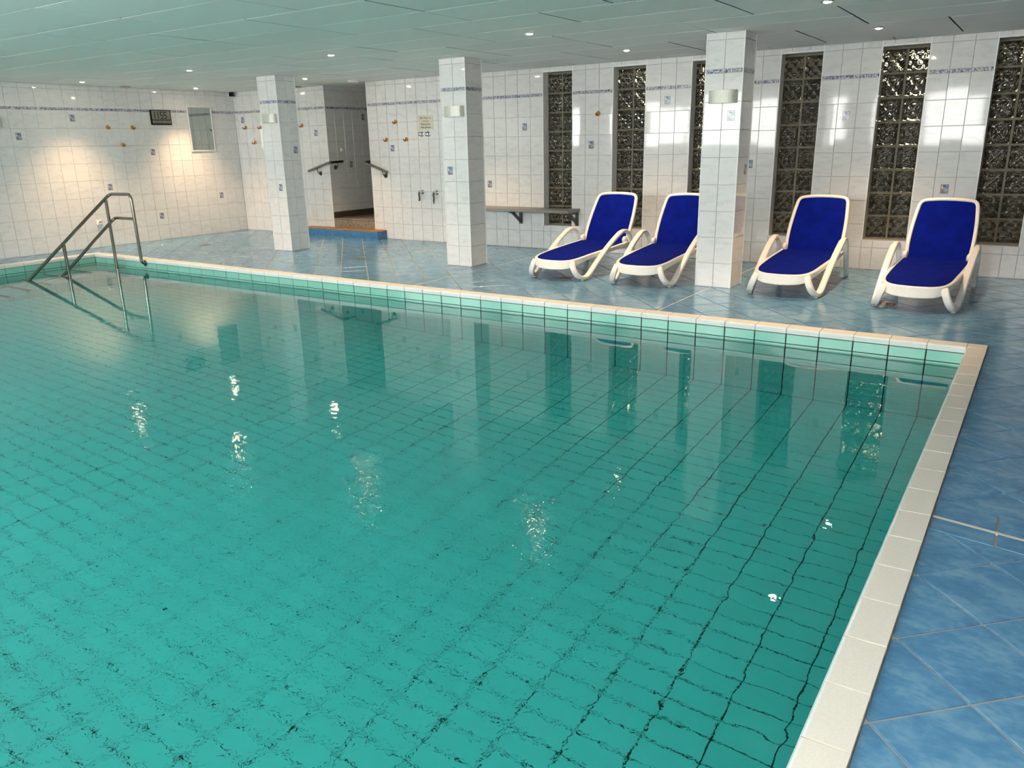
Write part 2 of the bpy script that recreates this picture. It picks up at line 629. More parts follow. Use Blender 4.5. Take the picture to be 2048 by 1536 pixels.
# ------------------------------------------------------------------ room shell
G = 0.004           # half joint
TT = 0.008          # tile thickness above the grout
ROWS = [FZ, 0.234] + [0.234 + 0.2587 * k for k in range(1, 8)]      # up to the frieze at 2.045
FR0, FR1, TOPR = ROWS[-1], 2.08, 2.339

def wall_items(fr, plane_pt, u_cuts, holes=(), zmin=FZ, rows=None):
    """Tiles of one wall. plane_pt(u) -> 3D point with z = 0 on the grout plane; u_cuts: joints along the wall;
    holes: (u0, u1, z0, z1). Returns tile and frieze items."""
    t, b = [], []
    zs = [(a, c, 't') for a, c in zip(ROWS[:-1], ROWS[1:])] + [(FR0, FR1, 'b'), (FR1, TOPR, 't'), (TOPR, H, 't')]
    for u0, u1 in zip(u_cuts[:-1], u_cuts[1:]):
        for z0, z1, kind in zs:
            z0 = max(z0, zmin)
            if z1 - z0 < 0.02: continue
            rects = [(u0, u1, z0, z1)]
            for (a, c, d, e) in holes:
                new = []
                for (p, q, r, s) in rects:
                    if q <= a + 1e-4 or p >= c - 1e-4 or s <= d + 1e-4 or r >= e - 1e-4:
                        new.append((p, q, r, s)); continue
                    if p < a - 0.01: new.append((p, a, r, s))
                    if q > c + 0.01: new.append((c, q, r, s))
                    if r < d - 0.01: new.append((max(p, a), min(q, c), r, d))
                    if s > e + 0.01: new.append((max(p, a), min(q, c), e, s))
                rects = new
            for (p, q, r, s) in rects:
                if q - p < 0.015 or s - r < 0.015: continue
                c = Vector(plane_pt((p + q) / 2)); c.z = (r + s) / 2
                g = 0.0 if kind == 'b' else G / 2
                it = (c, fr, q - p - G, s - r - (0.001 if kind == 'b' else G), TT, M['border'] if kind == 'b' else M['marble'])
                (b if kind == 'b' else t).append(it)
    return t, b

def cuts(start, stop, pitch):
    """Joints from start towards stop at the tile pitch, the last one cut at stop."""
    out = [start]
    s = 1 if stop > start else -1
    x = start
    while (stop - (x + s * pitch)) * s > 0.02:
        x += s * pitch
        out.append(x)
    out.append(stop)
    return sorted(out)

# window openings in the glass-block wall
WIN = [(-5.595 + 1.0567 * k, -5.595 + 1.0567 * k + 0.462) for k in range(8)]
WIN = [w for w in WIN if w[1] < RX - 0.1]
SILL = 0.318
DOOR = (-9.80, -8.85)
GP = WY + TT                                        # grout plane
wall_back = MB()
wall_back.box((LX - 0.2, GP, FZ - 0.2), (DOOR[0] - TT - 0.002, GP + 0.25, H + 0.2))
xs = [DOOR[1]] + [x for w in WIN for x in w] + [RX + 0.2]
for a, b in zip(xs[0::2], xs[1::2]):
    wall_back.box((a, GP, FZ - 0.2), (b, GP + 0.25, H + 0.2))
for a, b in WIN:
    wall_back.box((a, GP, FZ - 0.2), (b, GP + 0.25, SILL - 0.006))
    wall_back.box((a, GP, 2.36), (b, GP + 0.25, H + 0.2))
o = wall_back.build('wall_back', M['grout'])
tag(o, kind='structure')
bp = lambda u: (u, GP, 0)
uc = cuts(DOOR[0], LX, 0.2035)
t1, b1 = wall_items(BACK, bp, uc)
for i in range(len(xs) // 2):
    a, b = xs[2 * i], xs[2 * i + 1]
    n = [a + (b - a) * k / 3 for k in range(4)] if 0 < i < len(xs) // 2 - 1 else (cuts(b, a, 0.2035) if i == 0 else cuts(a, b, 0.199))
    t, bb = wall_items(BACK, bp, n)
    t1 += t; b1 += bb
for a, b in WIN:                                   # below and above each opening
    t, _ = wall_items(BACK, bp, cuts(a + 0.118, b, 0.19) if False else [a, a + 0.118, a + 0.318, b], holes=[(a - 1, b + 1, SILL, 2.36)])
    t1 += [q for q in t if q[0].z < SILL or q[0].z > 2.36]
lay(o, t1, 330, tilt=0.0028)
lay(o, b1, 120, name='frieze_tile', rest='frieze_field')
# white plastic edge strips at the outer corners
eb = MB()
for x in [DOOR[0], DOOR[1]] + [x for w in WIN for x in w]:
    eb.box((x - 0.005, GP - TT - 0.001, FZ if x in DOOR else SILL), (x + 0.005, GP - TT + 0.004, H))
put('corner_strip', mesh_from('corner_strip', eb.v, eb.f, M['edge_trim']), o)

# left wall with the clock
LP = LX - TT
wl = MB().box((LP - 0.2, FY - 0.2, FZ - 0.2), (LP, GP + 0.25, H + 0.2)).build('wall_left', M['grout'])
tag(wl, kind='structure')
yc = cuts(1.608, WY, 0.2055)[:-1] + [WY] if False else sorted(set([1.608 + 0.2055 * k for k in range(0, 9)] + [WY] + [1.608 - 0.2055 * k for k in range(1, 14)]))
t2, b2 = wall_items(LEFT, lambda u: (LP, u, 0), yc)
yc2 = cuts(yc[0], FY, 0.2055)
t2b, b2b = wall_items(LEFT, lambda u: (LP, u, 0), yc2)
lay(wl, t2 + t2b, 300, tilt=0.0024)
lay(wl, b2 + b2b, 60, name='frieze_tile', rest='frieze_field')

# walls out of view: right, and the window wall behind the camera
wr = tag(MB().box((RX, FY - 0.2, FZ - 0.2), (RX + 0.2, GP + 0.25, H + 0.2)).build('wall_right', M['dark_panelling']), kind='structure')
wf = MB()
FW = [(-11.6 + 2.75 * k, -11.6 + 2.75 * k + 2.35) for k in range(5)]
FW[-1] = (FW[-1][0], min(FW[-1][1], RX - 0.2))
wf.box((LX - 0.2, FY - 0.2, FZ - 0.2), (RX + 0.2, FY, 1.20))
wf.box((LX - 0.2, FY - 0.2, 2.37), (RX + 0.2, FY, H + 0.2))
xx = [LX - 0.2] + [x for w in FW for x in w] + [RX + 0.2]
for a, b in zip(xx[0::2], xx[1::2]):
    wf.box((a, FY - 0.2, 1.20), (b, FY, 2.37))
wf = wf.build('wall_front', M['marble'])
tag(wf, kind='structure')
for i, (a, b) in enumerate(FW):
    fm = MB()
    m = (a + b) / 2
    for x in (a + 0.03, m, b - 0.03):
        fm.box((x - 0.035, FY - 0.12, 1.20), (x + 0.035, FY - 0.06, 2.37))
    for z in (1.235, 2.335):
        fm.box((a, FY - 0.12, z - 0.035), (b, FY - 0.06, z + 0.035))
    wo = fm.build('window_%d' % (20 + i), M['white_frame'])
    tag(wo, kind='structure')
    pl = bpy.data.lights.new('window_portal', 'AREA')
    pl.shape = 'RECTANGLE'; pl.size = b - a; pl.size_y = 1.17
    pl.cycles.is_portal = True
    po = bpy.data.objects.new('window_portal', pl)
    COL.objects.link(po)
    po.location = (m, FY - 0.03, 1.785)
    po.rotation_euler = (PI / 2, 0, 0)             # shines towards +Y

# ------------------------------------------------------------------ ceiling of mineral panels
ceil = MB().box((LX - 0.2, FY - 0.2, H + 0.03), (RX + 0.2, GP + 3.2, H + 0.2)).build('ceiling', M['ceiling_gap'])
tag(ceil, kind='structure')
ci = []
PW, PL = 0.631, 1.278
for r in range(-13, 6):
    y0, y1 = 0.035 + PW * r, 0.035 + PW * (r + 1)
    pair = (r + 1) // 2                             # rows -1,0 together, 1,2 together ...
    off = -0.61 if pair % 2 == 0 else -1.245
    for k in range(-11, 4):
        x0, x1 = off + PL * k, off + PL * (k + 1)
        a, b, c, d = max(x0, LX), min(x1, RX), max(y0, FY), min(y1, WY)
        if b - a < 0.02 or d - c < 0.02: continue
        ci.append((Vector(((a + b) / 2, (c + d) / 2, H + 0.03)), CEIL, b - a - 0.015, d - c - 0.012, 0.03, M['panel']))
for x0, x1 in [(-10.0 + 0.64 * q, -9.365 + 0.64 * q) for q in range(20)]:
    for k in range(4):
        ci.append((Vector(((x0 + x1) / 2, GP + 0.33 + 0.64 * k, H + 0.03)), CEIL, x1 - x0 - 0.01, 0.63, 0.03, M['panel']))
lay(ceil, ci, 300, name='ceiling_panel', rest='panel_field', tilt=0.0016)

# ------------------------------------------------------------------ deck floor
SL = FZ - 0.006
fl = MB()
fl.box((LX - 0.2, COPW, FZ - 0.25), (RX + 0.2, GP + 0.1, SL))
fl.box((COPW, FY - 0.2, FZ - 0.25), (RX + 0.2, COPW, SL))
fl.box((LX - 0.2, FY - 0.2, FZ - 0.25), (PX - COPW, COPW, SL))
fl.box((PX - COPW, FY - 0.2, FZ - 0.25), (COPW, PY - COPW, SL))
fl = fl.build('floor', M['deck_grout'])
tag(fl, kind='structure')
floor_pieces = []                                   # (polygon, full?)
def grid_fill(region, s0, d0, pitch, cutline=None):
    """Square tiles on the diagonal: joints x + y = s0 + k*pitch and x - y = d0 + m*pitch, cut to region."""
    x0, x1, y0, y1 = region
    g = 0.0048 * math.sqrt(2)
    for k in range(math.floor((x0 + y0 - s0) / pitch) - 1, math.ceil((x1 + y1 - s0) / pitch) + 1):
        for m in range(math.floor((x0 - y1 - d0) / pitch) - 1, math.ceil((x1 - y0 - d0) / pitch) + 1):
            s, e = s0 + k * pitch + g / 1, s0 + (k + 1) * pitch - g / 1
            p, q = d0 + m * pitch + g / 1, d0 + (m + 1) * pitch - g / 1
            poly = [((a + b) / 2, (a - b) / 2) for a, b in ((s, p), (s, q), (e, q), (e, p))]
            cx, cy_ = sum(v[0] for v in poly) / 4, sum(v[1] for v in poly) / 4
            full = all(x0 < v[0] < x1 and y0 < v[1] < y1 for v in poly)
            if cutline and any(cutline[0] * v[0] + cutline[1] * v[1] > cutline[2] for v in poly):
                full = False
                poly = clip(poly, *cutline)
                if len(poly) < 3: continue
            if not full:
                for a, b, c in ((-1, 0, -x0), (1, 0, x1), (0, -1, -y0), (0, 1, y1)):
                    if poly: poly = clip(poly, a, b, c)
                if len(poly) < 3 or poly_area(poly) < 0.0006: continue
            if poly_area(poly) > 0:
                floor_pieces.append((poly, full))
PD = 0.4424
j = 0.004
grid_fill((LX, -5.284, COPW + 0.004, WY), -1.777, 2.041, PD)
grid_fill((-5.276, -2.440, COPW + 0.004, WY), -1.777, 2.041, PD)
grid_fill((-2.430, RX, COPW + 0.004, WY), -1.777, 2.041, PD)
SK = 0.15                                           # the strip runs slightly askew
grid_fill((COPW + 0.002, RX, -3.4, COPW - 0.004), -1.777, 2.041, PD, (-SK, -1, 2.79 - SK * COPW))
grid_fill((COPW + 0.002, RX, FY, -3.0), -3.344, 3.616, 0.43, (SK, 1, -3.09 + SK * COPW))
grid_fill((LX, PX - COPW - 0.006, FY, COPW - 0.004), -1.777, 2.041, PD)
grid_fill((PX - COPW, COPW, FY, PY - COPW - 0.006), -3.344, 3.616, 0.43)
for (a, b) in ((-2.784, -2.955), (-2.972, -3.084)):             # the strip of cut tiles along the movement joint
    xs_ = [COPW + 0.0, 0.350, 0.66, 0.97, 1.28, 1.59, 1.9, 2.21, RX]
    for x0, x1 in zip(xs_[:-1], xs_[1:]):
        floor_pieces.append(([(x_, y_ - SK * (x_ - COPW)) for x_, y_ in ((x0 + 0.004, b), (x1 - 0.004, b), (x1 - 0.004, a), (x0 + 0.004, a))], False))
def piece_geo(poly, c):
    n = len(poly)
    ar = sum(poly[i][0] * poly[(i + 1) % n][1] - poly[(i + 1) % n][0] * poly[i][1] for i in range(n))
    if ar < 0: poly = poly[::-1]
    q = [(x - c[0], y - c[1]) for x, y in poly]
    ins = []
    for x, y in q:
        l = max(1e-4, math.hypot(x, y)); s = max(0, 1 - 0.0018 / l)
        ins.append((x * s, y * s))
    v = [(x, y, 0) for x, y in q] + [(x, y, 0.0046) for x, y in q] + [(x, y, 0.006) for x, y in ins]
    f = [(r * n + k, r * n + (k + 1) % n, (r + 1) * n + (k + 1) % n, (r + 1) * n + k) for r in (0, 1) for k in range(n)]
    f.append(tuple(2 * n + k for k in range(n)))
    return v, f
fps = []
for poly, full in floor_pieces:
    c = (sum(p[0] for p in poly) / len(poly), sum(p[1] for p in poly) / len(poly), SL)
    fps.append((shown(c, (0, 0, 1), poly_area(poly)), poly, full, c))
fps.sort(key=lambda t: -t[0])
full_mesh = {}
restf = MB()
for k, (a, poly, full, c) in enumerate(fps):
    if k < 320 and a > 0:
        key = round(poly_area(poly), 4)
        if full and key in full_mesh:
            me = full_mesh[key]
        else:
            me = mesh_from('floor_tile', *piece_geo(poly, c), M['deck'])
            if full: full_mesh[key] = me
        put('floor_tile', me, fl, Matrix.Translation(c) @ Matrix.Rotation(random.gauss(0, 0.0009), 4, 'X'))
    else:
        v, f = piece_geo(poly, c)
        restf.add([Vector(q) + Vector(c) for q in v], f)
tag(put('floor_tile_field', mesh_from('floor_tile_field', restf.v, restf.f, M['deck']), fl), kind='stuff')
jb = MB()
jb.prism([(COPW + 0.004, -2.972), (RX, -2.972 - SK * (RX - COPW)), (RX, -2.955 - SK * (RX - COPW)), (COPW + 0.004, -2.955)], SL, FZ + 0.0005, 'z')
jb.box((-2.440, COPW + 0.004, SL), (-2.430, WY, FZ - 0.0005))
jb.box((-5.284, COPW + 0.004, SL), (-5.276, WY, FZ - 0.0005))
put('movement_joint', mesh_from('movement_joint', jb.v, jb.f, M['deck_joint']), fl)

# ------------------------------------------------------------------ pool basin
GR = 0.0062
def pool_struct(name, lo, hi):
    return tag(MB().box(lo, hi).build(name, M['pool_grout']), kind='structure')
pt = 0.006
pf = pool_struct('pool_floor', (PX - 0.2, PY - 0.2, PZ - 0.3), (0.12, 0.12, PZ - pt))
items = []
y = 0.0
rows = [-0.125 * k for k in range(0, 51)]
for k in range(len(rows) - 1):
    ya, yb = rows[k + 1], rows[k]
    for i in range(46):
        xa, xb = max(PX, -0.25 * (i + 1)), -0.25 * i
        if xb - xa < 0.02 or ya < PY - 1e-6: continue
        if xb < -10.5 + 0.01 and ya > -1.6: continue
        items.append((Vector(((xa + xb) / 2, (ya + yb) / 2, PZ - pt)), FLOOR, xb - xa - GR, 0.125 - GR, pt, M['pool']))
lay(pf, items, 300)
TZ = [-0.047, -0.127]
z = -0.127
while z > PZ + 0.02:
    z = max(PZ, z - 0.125)
    TZ.append(z)
pb = pool_struct('pool_wall_back', (PX - 0.2, pt, PZ - 0.3), (0.12, 0.12, -0.02))
items = []
for za, zb in zip(TZ[1:], TZ[:-1]):
    for i in range(46):
        xa, xb = max(PX, -0.25 * (i + 1)), -0.25 * i
        if xb - xa < 0.02: continue
        items.append((Vector(((xa + xb) / 2, pt, (za + zb) / 2)), BACK, xb - xa - 0.0085, zb - za - (GR if za > PZ + 1e-4 else GR / 2 - 0.004), pt, M['pool']))
lay(pb, items, 300)
pL = pool_struct('pool_wall_left', (PX - 0.12, PY - 0.1, PZ - 0.3), (PX - pt, 0.1, -0.02))
items = []
for za, zb in zip(TZ[1:], TZ[:-1]):
    for i in range(25):
        ya, yb = max(PY, -0.25 * (i + 1)), -0.25 * i
        items.append((Vector((PX - pt, (ya + yb) / 2, (za + zb) / 2)), LEFT, yb - ya - GR, zb - za - (GR if za > PZ + 1e-4 else GR / 2 - 0.004), pt, M['pool']))
lay(pL, items, 200)
pR = pool_struct('pool_wall_right', (pt, PY - 0.1, PZ - 0.3), (0.12, 0.1, -0.02))
items = []
for za, zb in zip(TZ[1:], TZ[:-1]):
    for i in range(25):
        ya, yb = max(PY, -0.25 * (i + 1)), -0.25 * i
        items.append((Vector((pt, (ya + yb) / 2, (za + zb) / 2)), RIGHTF, yb - ya - GR, zb - za - (GR if za > PZ + 1e-4 else GR / 2 - 0.004), pt, M['pool']))
lay(pR, items, 200)
pF = pool_struct('pool_wall_front', (PX - 0.1, PY - 0.12, PZ - 0.3), (0.1, PY - pt, -0.02))
items = []
for za, zb in zip(TZ[1:], TZ[:-1]):
    for i in range(46):
        xa, xb = max(PX, -0.25 * (i + 1)), -0.25 * i
        if xb - xa < 0.02: continue
        items.append((Vector(((xa + xb) / 2, PY - pt, (za + zb) / 2)), REAR, xb - xa - GR, zb - za - (GR if za > PZ + 1e-4 else GR / 2 - 0.004), pt, M['pool']))
lay(pF, items, 0)

# coping: cream tile on top, rounded white nose towards the water
def coping_mesh(name, L):
    """Local x along the edge, y away from the water, z up."""
    g = 0.003
    prof_t = [(0.012, 0.001), (COPW - 0.002, 0.004), (COPW - 0.001, FZ - 0.02), (0.012, -0.02)]
    prof_n = [(0.0125, 0.001), (0.006, 0.0), (0.001, -0.005), (-0.001, -0.012), (-0.001, -0.044), (0.0125, -0.044)]
    v, f, mi = [], [], []
    for prof, k in ((prof_t, 0), (prof_n, 1)):
        b = len(v); n = len(prof)
        for x in (-L / 2 + g, L / 2 - g):
            v += [(x, p[0], p[1]) for p in prof]
        for i in range(n):
            q = (i + 1) % n
            f.append((b + i, b + n + i, b + n + q, b + q)); mi.append(k)
        f.append(tuple(b + i for i in range(n))); mi.append(k)
        f.append(tuple(b + n + i for i in range(n - 1, -1, -1))); mi.append(k)
    import bmesh
    me = mesh_from(name, v, f, M['coping'])
    me.materials.append(M['coping_face'])
    for p, k in zip(me.polygons, mi): p.material_index = k
    bm = bmesh.new(); bm.from_mesh(me)
    bmesh.ops.recalc_face_normals(bm, faces=bm.faces)
    bm.to_mesh(me); bm.free()
    me.shade_smooth(); me.set_sharp_from_angle(angle=math.radians(35))
    return me
cm = coping_mesh('coping_tile', 0.25)
cb = MB()
cb.box((PX - COPW + 0.004, 0.004, -0.042), (COPW - 0.004, COPW - 0.003, -0.0015))
cb.box((0.004, PY - COPW, -0.042), (COPW - 0.003, 0.004, -0.0015))
cb.box((PX - COPW + 0.003, PY - COPW, -0.042), (PX - 0.004, 0.004, -0.0015))
cb.box((PX, PY - COPW + 0.003, -0.042), (0, PY - 0.004, -0.0015))
cop = tag(cb.build('trim_1', M['coping_grout']), kind='structure')
def cop_at(x, y_, rz, me=cm):
    return put('coping_tile', me, cop, Matrix.Translation((x, y_, 0)) @ Matrix.Rotation(rz, 4, 'Z'))
for i in range(45):
    cop_at(-0.25 * i - 0.125, 0, 0)
cop_at((PX - 11.25) / 2 - 0.0, 0, 0, coping_mesh('coping_tile', 0.03))
for i in range(25):
    cop_at(0, -0.25 * i - 0.125, -PI / 2)
    cop_at(PX, -0.25 * i - 0.125, PI / 2)
for i in range(45):
    cop_at(-0.25 * i - 0.125, PY, PI)
for x, y0 in ((COPW / 2, COPW / 2), (PX - COPW / 2, COPW / 2)):     # corner squares
    v, f = tile_geo(COPW - 0.004, COPW - 0.004, 0.02, 0.003)
    put('coping_corner', mesh_from('coping_corner', v, f, M['coping']), cop, Matrix.Translation((x, y0, -0.0165)))

# steps in the far left corner
st = empty('pool_steps', (PX, 0, PZ))
tag(st, 'pale tiled steps with brown nosings under water in the pool corner', 'steps')
edges = [(-0.50, 0.09), (-0.80, 0.31), (-1.08, 0.53), (-1.35, 0.76), (-1.62, 0.99)]
py = -0.001
for (ye, d) in edges:
    zt = WZ - d - PZ
    tr = MB().box((0.001, ye, 0), (0.78, py, zt)).build('tread', M['step_tile'], st)
    MB().cbox((0.004, ye - 0.004, zt - 0.03), (0.778, ye + 0.045, zt + 0.004), 0.004).build('nosing', M['nosing'], tr)
    py = ye

# the water itself, a body with a rippled surface
wb = MB().box((PX - 0.007, PY - 0.007, PZ - 0.007), (0.007, 0.007, WZ))
wo = wb.build('pool_water', M['water'], angle=None)
tag(wo, 'clear turquoise water filling the indoor pool', 'water', kind='stuff')

# ------------------------------------------------------------------ passage behind the doorway and dim room behind the glass blocks
pw = tag(MB().box((DOOR[0] - 0.2, GP + 0.25, 0), (DOOR[0] - TT, GP + 2.6, H + 0.1)).box((DOOR[0] - 0.2, GP, 0), (DOOR[0] - TT, GP + 0.25, H + 0.1))
         .build('wall_passage', M['grout']), kind='structure')
t3, b3 = wall_items(LEFT, lambda u: (DOOR[0] - TT, u, 0), cuts(WY, GP + 2.6, 0.2035), zmin=0.375)
lay(pw, t3, 150, tilt=0.002)
lay(pw, b3, 20, name='frieze_tile', rest='frieze_field')
sk = MB().box((DOOR[0] - 0.02, WY + 0.003, 0.27), (DOOR[0] + 0.012, GP + 2.6, 0.372)).build('baseboard_passage', M['skirting'])
tag(sk, kind='structure')
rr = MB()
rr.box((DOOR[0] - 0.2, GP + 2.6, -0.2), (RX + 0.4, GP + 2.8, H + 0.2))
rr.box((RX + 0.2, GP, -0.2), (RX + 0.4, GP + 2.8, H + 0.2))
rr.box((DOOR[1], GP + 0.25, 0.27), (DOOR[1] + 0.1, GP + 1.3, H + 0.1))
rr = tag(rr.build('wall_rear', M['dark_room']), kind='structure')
for x in (-7.6, -4.2, -1.0):  # unseen fill lights with glowing panels, added to brighten the glass blocks from behind
    lp = MB().cbox((x - 0.3, GP + 1.35, H - 0.04), (x + 0.3, GP + 1.5, H + 0.02), 0.01).build('added_glow_panel', M['soft_glow'], rr)
    ld = bpy.data.lights.new('added_passage_fill', 'AREA')
    ld.shape = 'RECTANGLE'; ld.size = 0.55; ld.size_y = 0.12; ld.energy = 9.0; ld.color = (1.0, 0.88, 0.68)
    lo = bpy.data.objects.new('added_passage_fill', ld)
    COL.objects.link(lo)
    lo.parent = rr
    lo.location = (x, GP + 1.425, H - 0.05)
pfl = tag(MB().box((DOOR[0] - 0.2, GP + 0.02, 0), (RX + 0.3, GP + 2.7, 0.272)).build('floor_passage', M['granite']), kind='structure')

# ------------------------------------------------------------------ glass-block windows
GY = GP + 0.16
def block_mesh():
    n = 22
    w, h, d = 0.106, 0.114, 0.017
    v, f = [], []
    def relief(x, y):
        # four leaf-shaped ridges: two crossed diagonals and four arcs around the sides
        a = 0.0
        e = max(abs(x), abs(y))
        for s in (1, -1):
            q = abs(x - s * y) / 1.414
            a = max(a, math.exp(-(q / 0.13) ** 2))
        r = math.hypot(x, y)
        a = max(a, 0.9 * math.exp(-((r - 0.70) / 0.11) ** 2))
        a += 0.25 * math.exp(-((r - 1.12) / 0.12) ** 2)
        return a * (1 if e < 0.86 else max(0.0, (1 - e) / 0.14))
    for iy in range(n + 1):
        for ix in range(n + 1):
            x, y_ = -1 + 2 * ix / n, -1 + 2 * iy / n
            e = max(abs(x), abs(y_))
            zz = 0.040 + d * relief(x, y_) - (0.010 if e > 0.99 else 0.0)
            v.append((x * w, y_ * h, zz))
    for iy in range(n):
        for ix in range(n):
            a = iy * (n + 1) + ix
            f.append((a, a + 1, a + n + 2, a + n + 1))
    m = len(v)
    v += [(-q[0], q[1], -q[2]) for q in v[:m]]
    f += [tuple(m + i for i in q) for q in f]
    ring = [i for i in range(n)] + [n + i * (n + 1) for i in range(n)] + [(n + 1) * (n + 1) - 1 - i for i in range(n)] + [(n - i) * (n + 1) for i in range(n)]
    back = [m + (i // (n + 1)) * (n + 1) + n - i % (n + 1) for i in ring]
    k = len(ring)
    for i in range(k):
        f.append((ring[(i + 1) % k], ring[i], back[i], back[(i + 1) % k]))
    return mesh_from('glass_block', v, f, M['glass'], smooth=True, angle=60)
gm = block_mesh()
for wi, (a, b) in enumerate(WIN):
    fr = MB()
    for k in range(9):
        zc = 0.330 + 0.25 * k
        fr.box((a - 0.01, GY - 0.032, zc - 0.010), (b + 0.01, GY + 0.04, zc + 0.010))
    for xc in (a + 0.004, (a + b) / 2, b - 0.004):
        fr.box((xc - 0.011, GY - 0.031, 0.32), (xc + 0.011, GY + 0.04, 2.34))
    wo_ = tag(MB.build(fr, 'window_%d' % (wi + 1), M['mortar']), kind='structure')
    for r in range(8):
        for s in (-1, 1):
            c = ((a + b) / 2 + s * 0.116, GY, 0.455 + 0.25 * r)
            put('glass_block', gm, wo_, to_m(BACK, c))
    # tiled reveal and sill
    rv = MB()
    rv.box((a - 0.001, GP - TT + 0.004, SILL), (a + 0.007, GY - 0.02, 2.36))
    rv.box((b - 0.007, GP - TT + 0.004, SILL), (b + 0.001, GY - 0.02, 2.36))
    rv.box((a, GP - TT + 0.004, SILL - 0.006), (b, GY - 0.02, SILL + 0.002))
    put('reveal', mesh_from('reveal', rv.v, rv.f, M['marble']), wo_)
    hd = MB()
    hd.box((a, GP - TT + 0.003, 2.345), (b, GY + 0.04, 2.37))
    put('header', mesh_from('header', hd.v, hd.f, M['white_plastic']), wo_)

# small printed pictures on some tiles
def picture_at(fr, c, parent):
    put('picture_inlay', tile_mesh(0.075, 0.095, 0.0012, M['picture'], 0.0003), parent, to_m(fr, c))
for x, z in ((-11.906, 1.928), (-10.058, 1.67), (-8.368, 1.404), (-6.514, 0.876), (-5.893, 1.657), (-4.844, 1.401), (-3.784, 1.915), (-2.707, 1.15), (-1.668, 1.659), (-0.606, 0.889)):
    picture_at(BACK, (x, GP - TT + 0.0002, z), o)
for y_, z in ((0.467, 1.934), (-0.349, 1.674), (1.709, 1.417), (0.882, 0.90), (2.932, 0.647), (1.702, 0.386)):
    picture_at(LEFT, (LP + TT - 0.0002, y_, z), wl)
for y_, z in ((4.30, 1.927), (3.93, 1.148)):
    picture_at(LEFT, (DOOR[0] - 0.0002, y_, z), pw)

# ------------------------------------------------------------------ pillars
def pillar(x0, x1, y0, y1, ncols, scols, label, pics):
    e = empty('pillar', ((x0 + x1) / 2, (y0 + y1) / 2, FZ))
    tag(e, label, 'pillar', 'tiled pillars along the pool')
    off = Vector(e.location)
    core = MB().box((x0 + TT - off.x, y0 + TT - off.y, 0), (x1 - TT - off.x, y1 - TT - off.y, H - FZ)).build('core', M['grout'], e)
    its, brd = [], []
    for fr, pp, a, b, n in ((BACK, lambda u: (u, y0 + TT, 0), x0, x1, ncols), (LEFT, lambda u: (x1 - TT, u, 0), y0, y1, scols),
                            (RIGHTF, lambda u: (x0 + TT, u, 0), y0, y1, 2), (REAR, lambda u: (u, y1 - TT, 0), x0, x1, 2)):
        t, bb = wall_items(fr, pp, [a + (b - a) * k / n for k in range(n + 1)])
        its += [(c - off, f_, w, h, th, m) for c, f_, w, h, th, m in t]
        brd += [(c - off, f_, w, h, th, m) for c, f_, w, h, th, m in bb]
    for nm, lst in (('tile', its), ('frieze_tile', brd)):
        for c, f_, w, h, th, m in lst:
            put(nm, tile_mesh(w, h, th, m), e, to_m(f_, c) @ Matrix.Rotation(random.gauss(0, 0.0025), 4, 'X') @ Matrix.Rotation(random.gauss(0, 0.0025), 4, 'Y'))
    st_ = MB()
    for x in (x0, x1):
        for y_ in (y0, y1):
            st_.box((x - 0.0045 - off.x, y_ - 0.0045 - off.y, 0), (x + 0.0045 - off.x, y_ + 0.0045 - off.y, H - FZ - 0.004))
    put('corner_strip', mesh_from('corner_strip', st_.v, st_.f, M['edge_trim']), e)
    for fr, c in pics:
        picture_at(fr, Vector(c) - off, e)
    return e
pillar(-2.604, -2.238, 1.548, 1.888, 2, 1, 'tiled square pillar in front of the glass-block wall between the loungers', [(BACK, (-2.33, 1.548, 1.656)), (LEFT, (-2.238, 1.80, 1.148))])
pillar(-5.873, -5.504, 1.552, 1.879, 2, 1, 'middle tiled pillar standing left of the wall shelf', [(BACK, (-5.779, 1.552, 1.139))])
pillar(-9.187, -8.813, 1.596, 1.938, 2, 2, 'tiled pillar farthest from the camera, in front of the stepped doorway', [(BACK, (-8.923, 1.596, 0.897)), (LEFT, (-8.813, 1.844, 1.412))])

# ------------------------------------------------------------------ curved wall lamps
def sconce(loc, rz, label):
    e = empty('wall_lamp', loc, rz)
    tag(e, label, 'lamp', 'curved wall lamps')
    w, h, d = 0.28, 0.118, 0.085
    ring_o, ring_i = [], []
    pts = []
    n = 16
    for k in range(n + 1):
        a = PI * k / n
        pts.append((-math.cos(a) * w / 2, -(math.sin(a) ** 0.8) * d))
    m = MB()
    inn = [(x * 0.97, y_ * 0.96) for x, y_ in pts]
    for k in range(n):
        a, b, c, dd = pts[k], pts[k + 1], inn[k + 1], inn[k]
        m.add([(a[0], a[1], 0), (b[0], b[1], 0), (b[0], b[1], h), (a[0], a[1], h), (dd[0], dd[1], 0), (c[0], c[1], 0), (c[0], c[1], h), (dd[0], dd[1], h)],
              [(0, 1, 2, 3), (5, 4, 7, 6), (0, 4, 5, 1), (3, 2, 6, 7)])
    me = mesh_from('shade', m.v, m.f, M['sconce'], angle=40)
    shade = put('shade', me, e)
    MB().box((-w / 2 + 0.02, -0.012, 0.02), (w / 2 - 0.02, 0.0, h - 0.02)).build('back_plate', M['white_plastic'], e)
    x, y_ = pts[13]
    t_ = MB().lathe([(0.0035, -0.002), (0.0035, 0.003), (0.002, 0.004)], 10, (0, 0, 0), 'y').build('screw', M['dark_metal'], shade)
    t_.location = (x, y_, h * 0.5); t_.rotation_euler = (0, 0, math.radians(40))
    return e
sconce((-2.417, 1.548, 1.772), 0, 'curved pale wall lamp on the pillar between the loungers')
sconce((-5.672, 1.552, 1.757), 0, 'curved pale wall lamp on the middle pillar')
sconce((-8.985, 1.596, 1.785), 0, 'curved pale wall lamp on the pillar farthest from the camera')
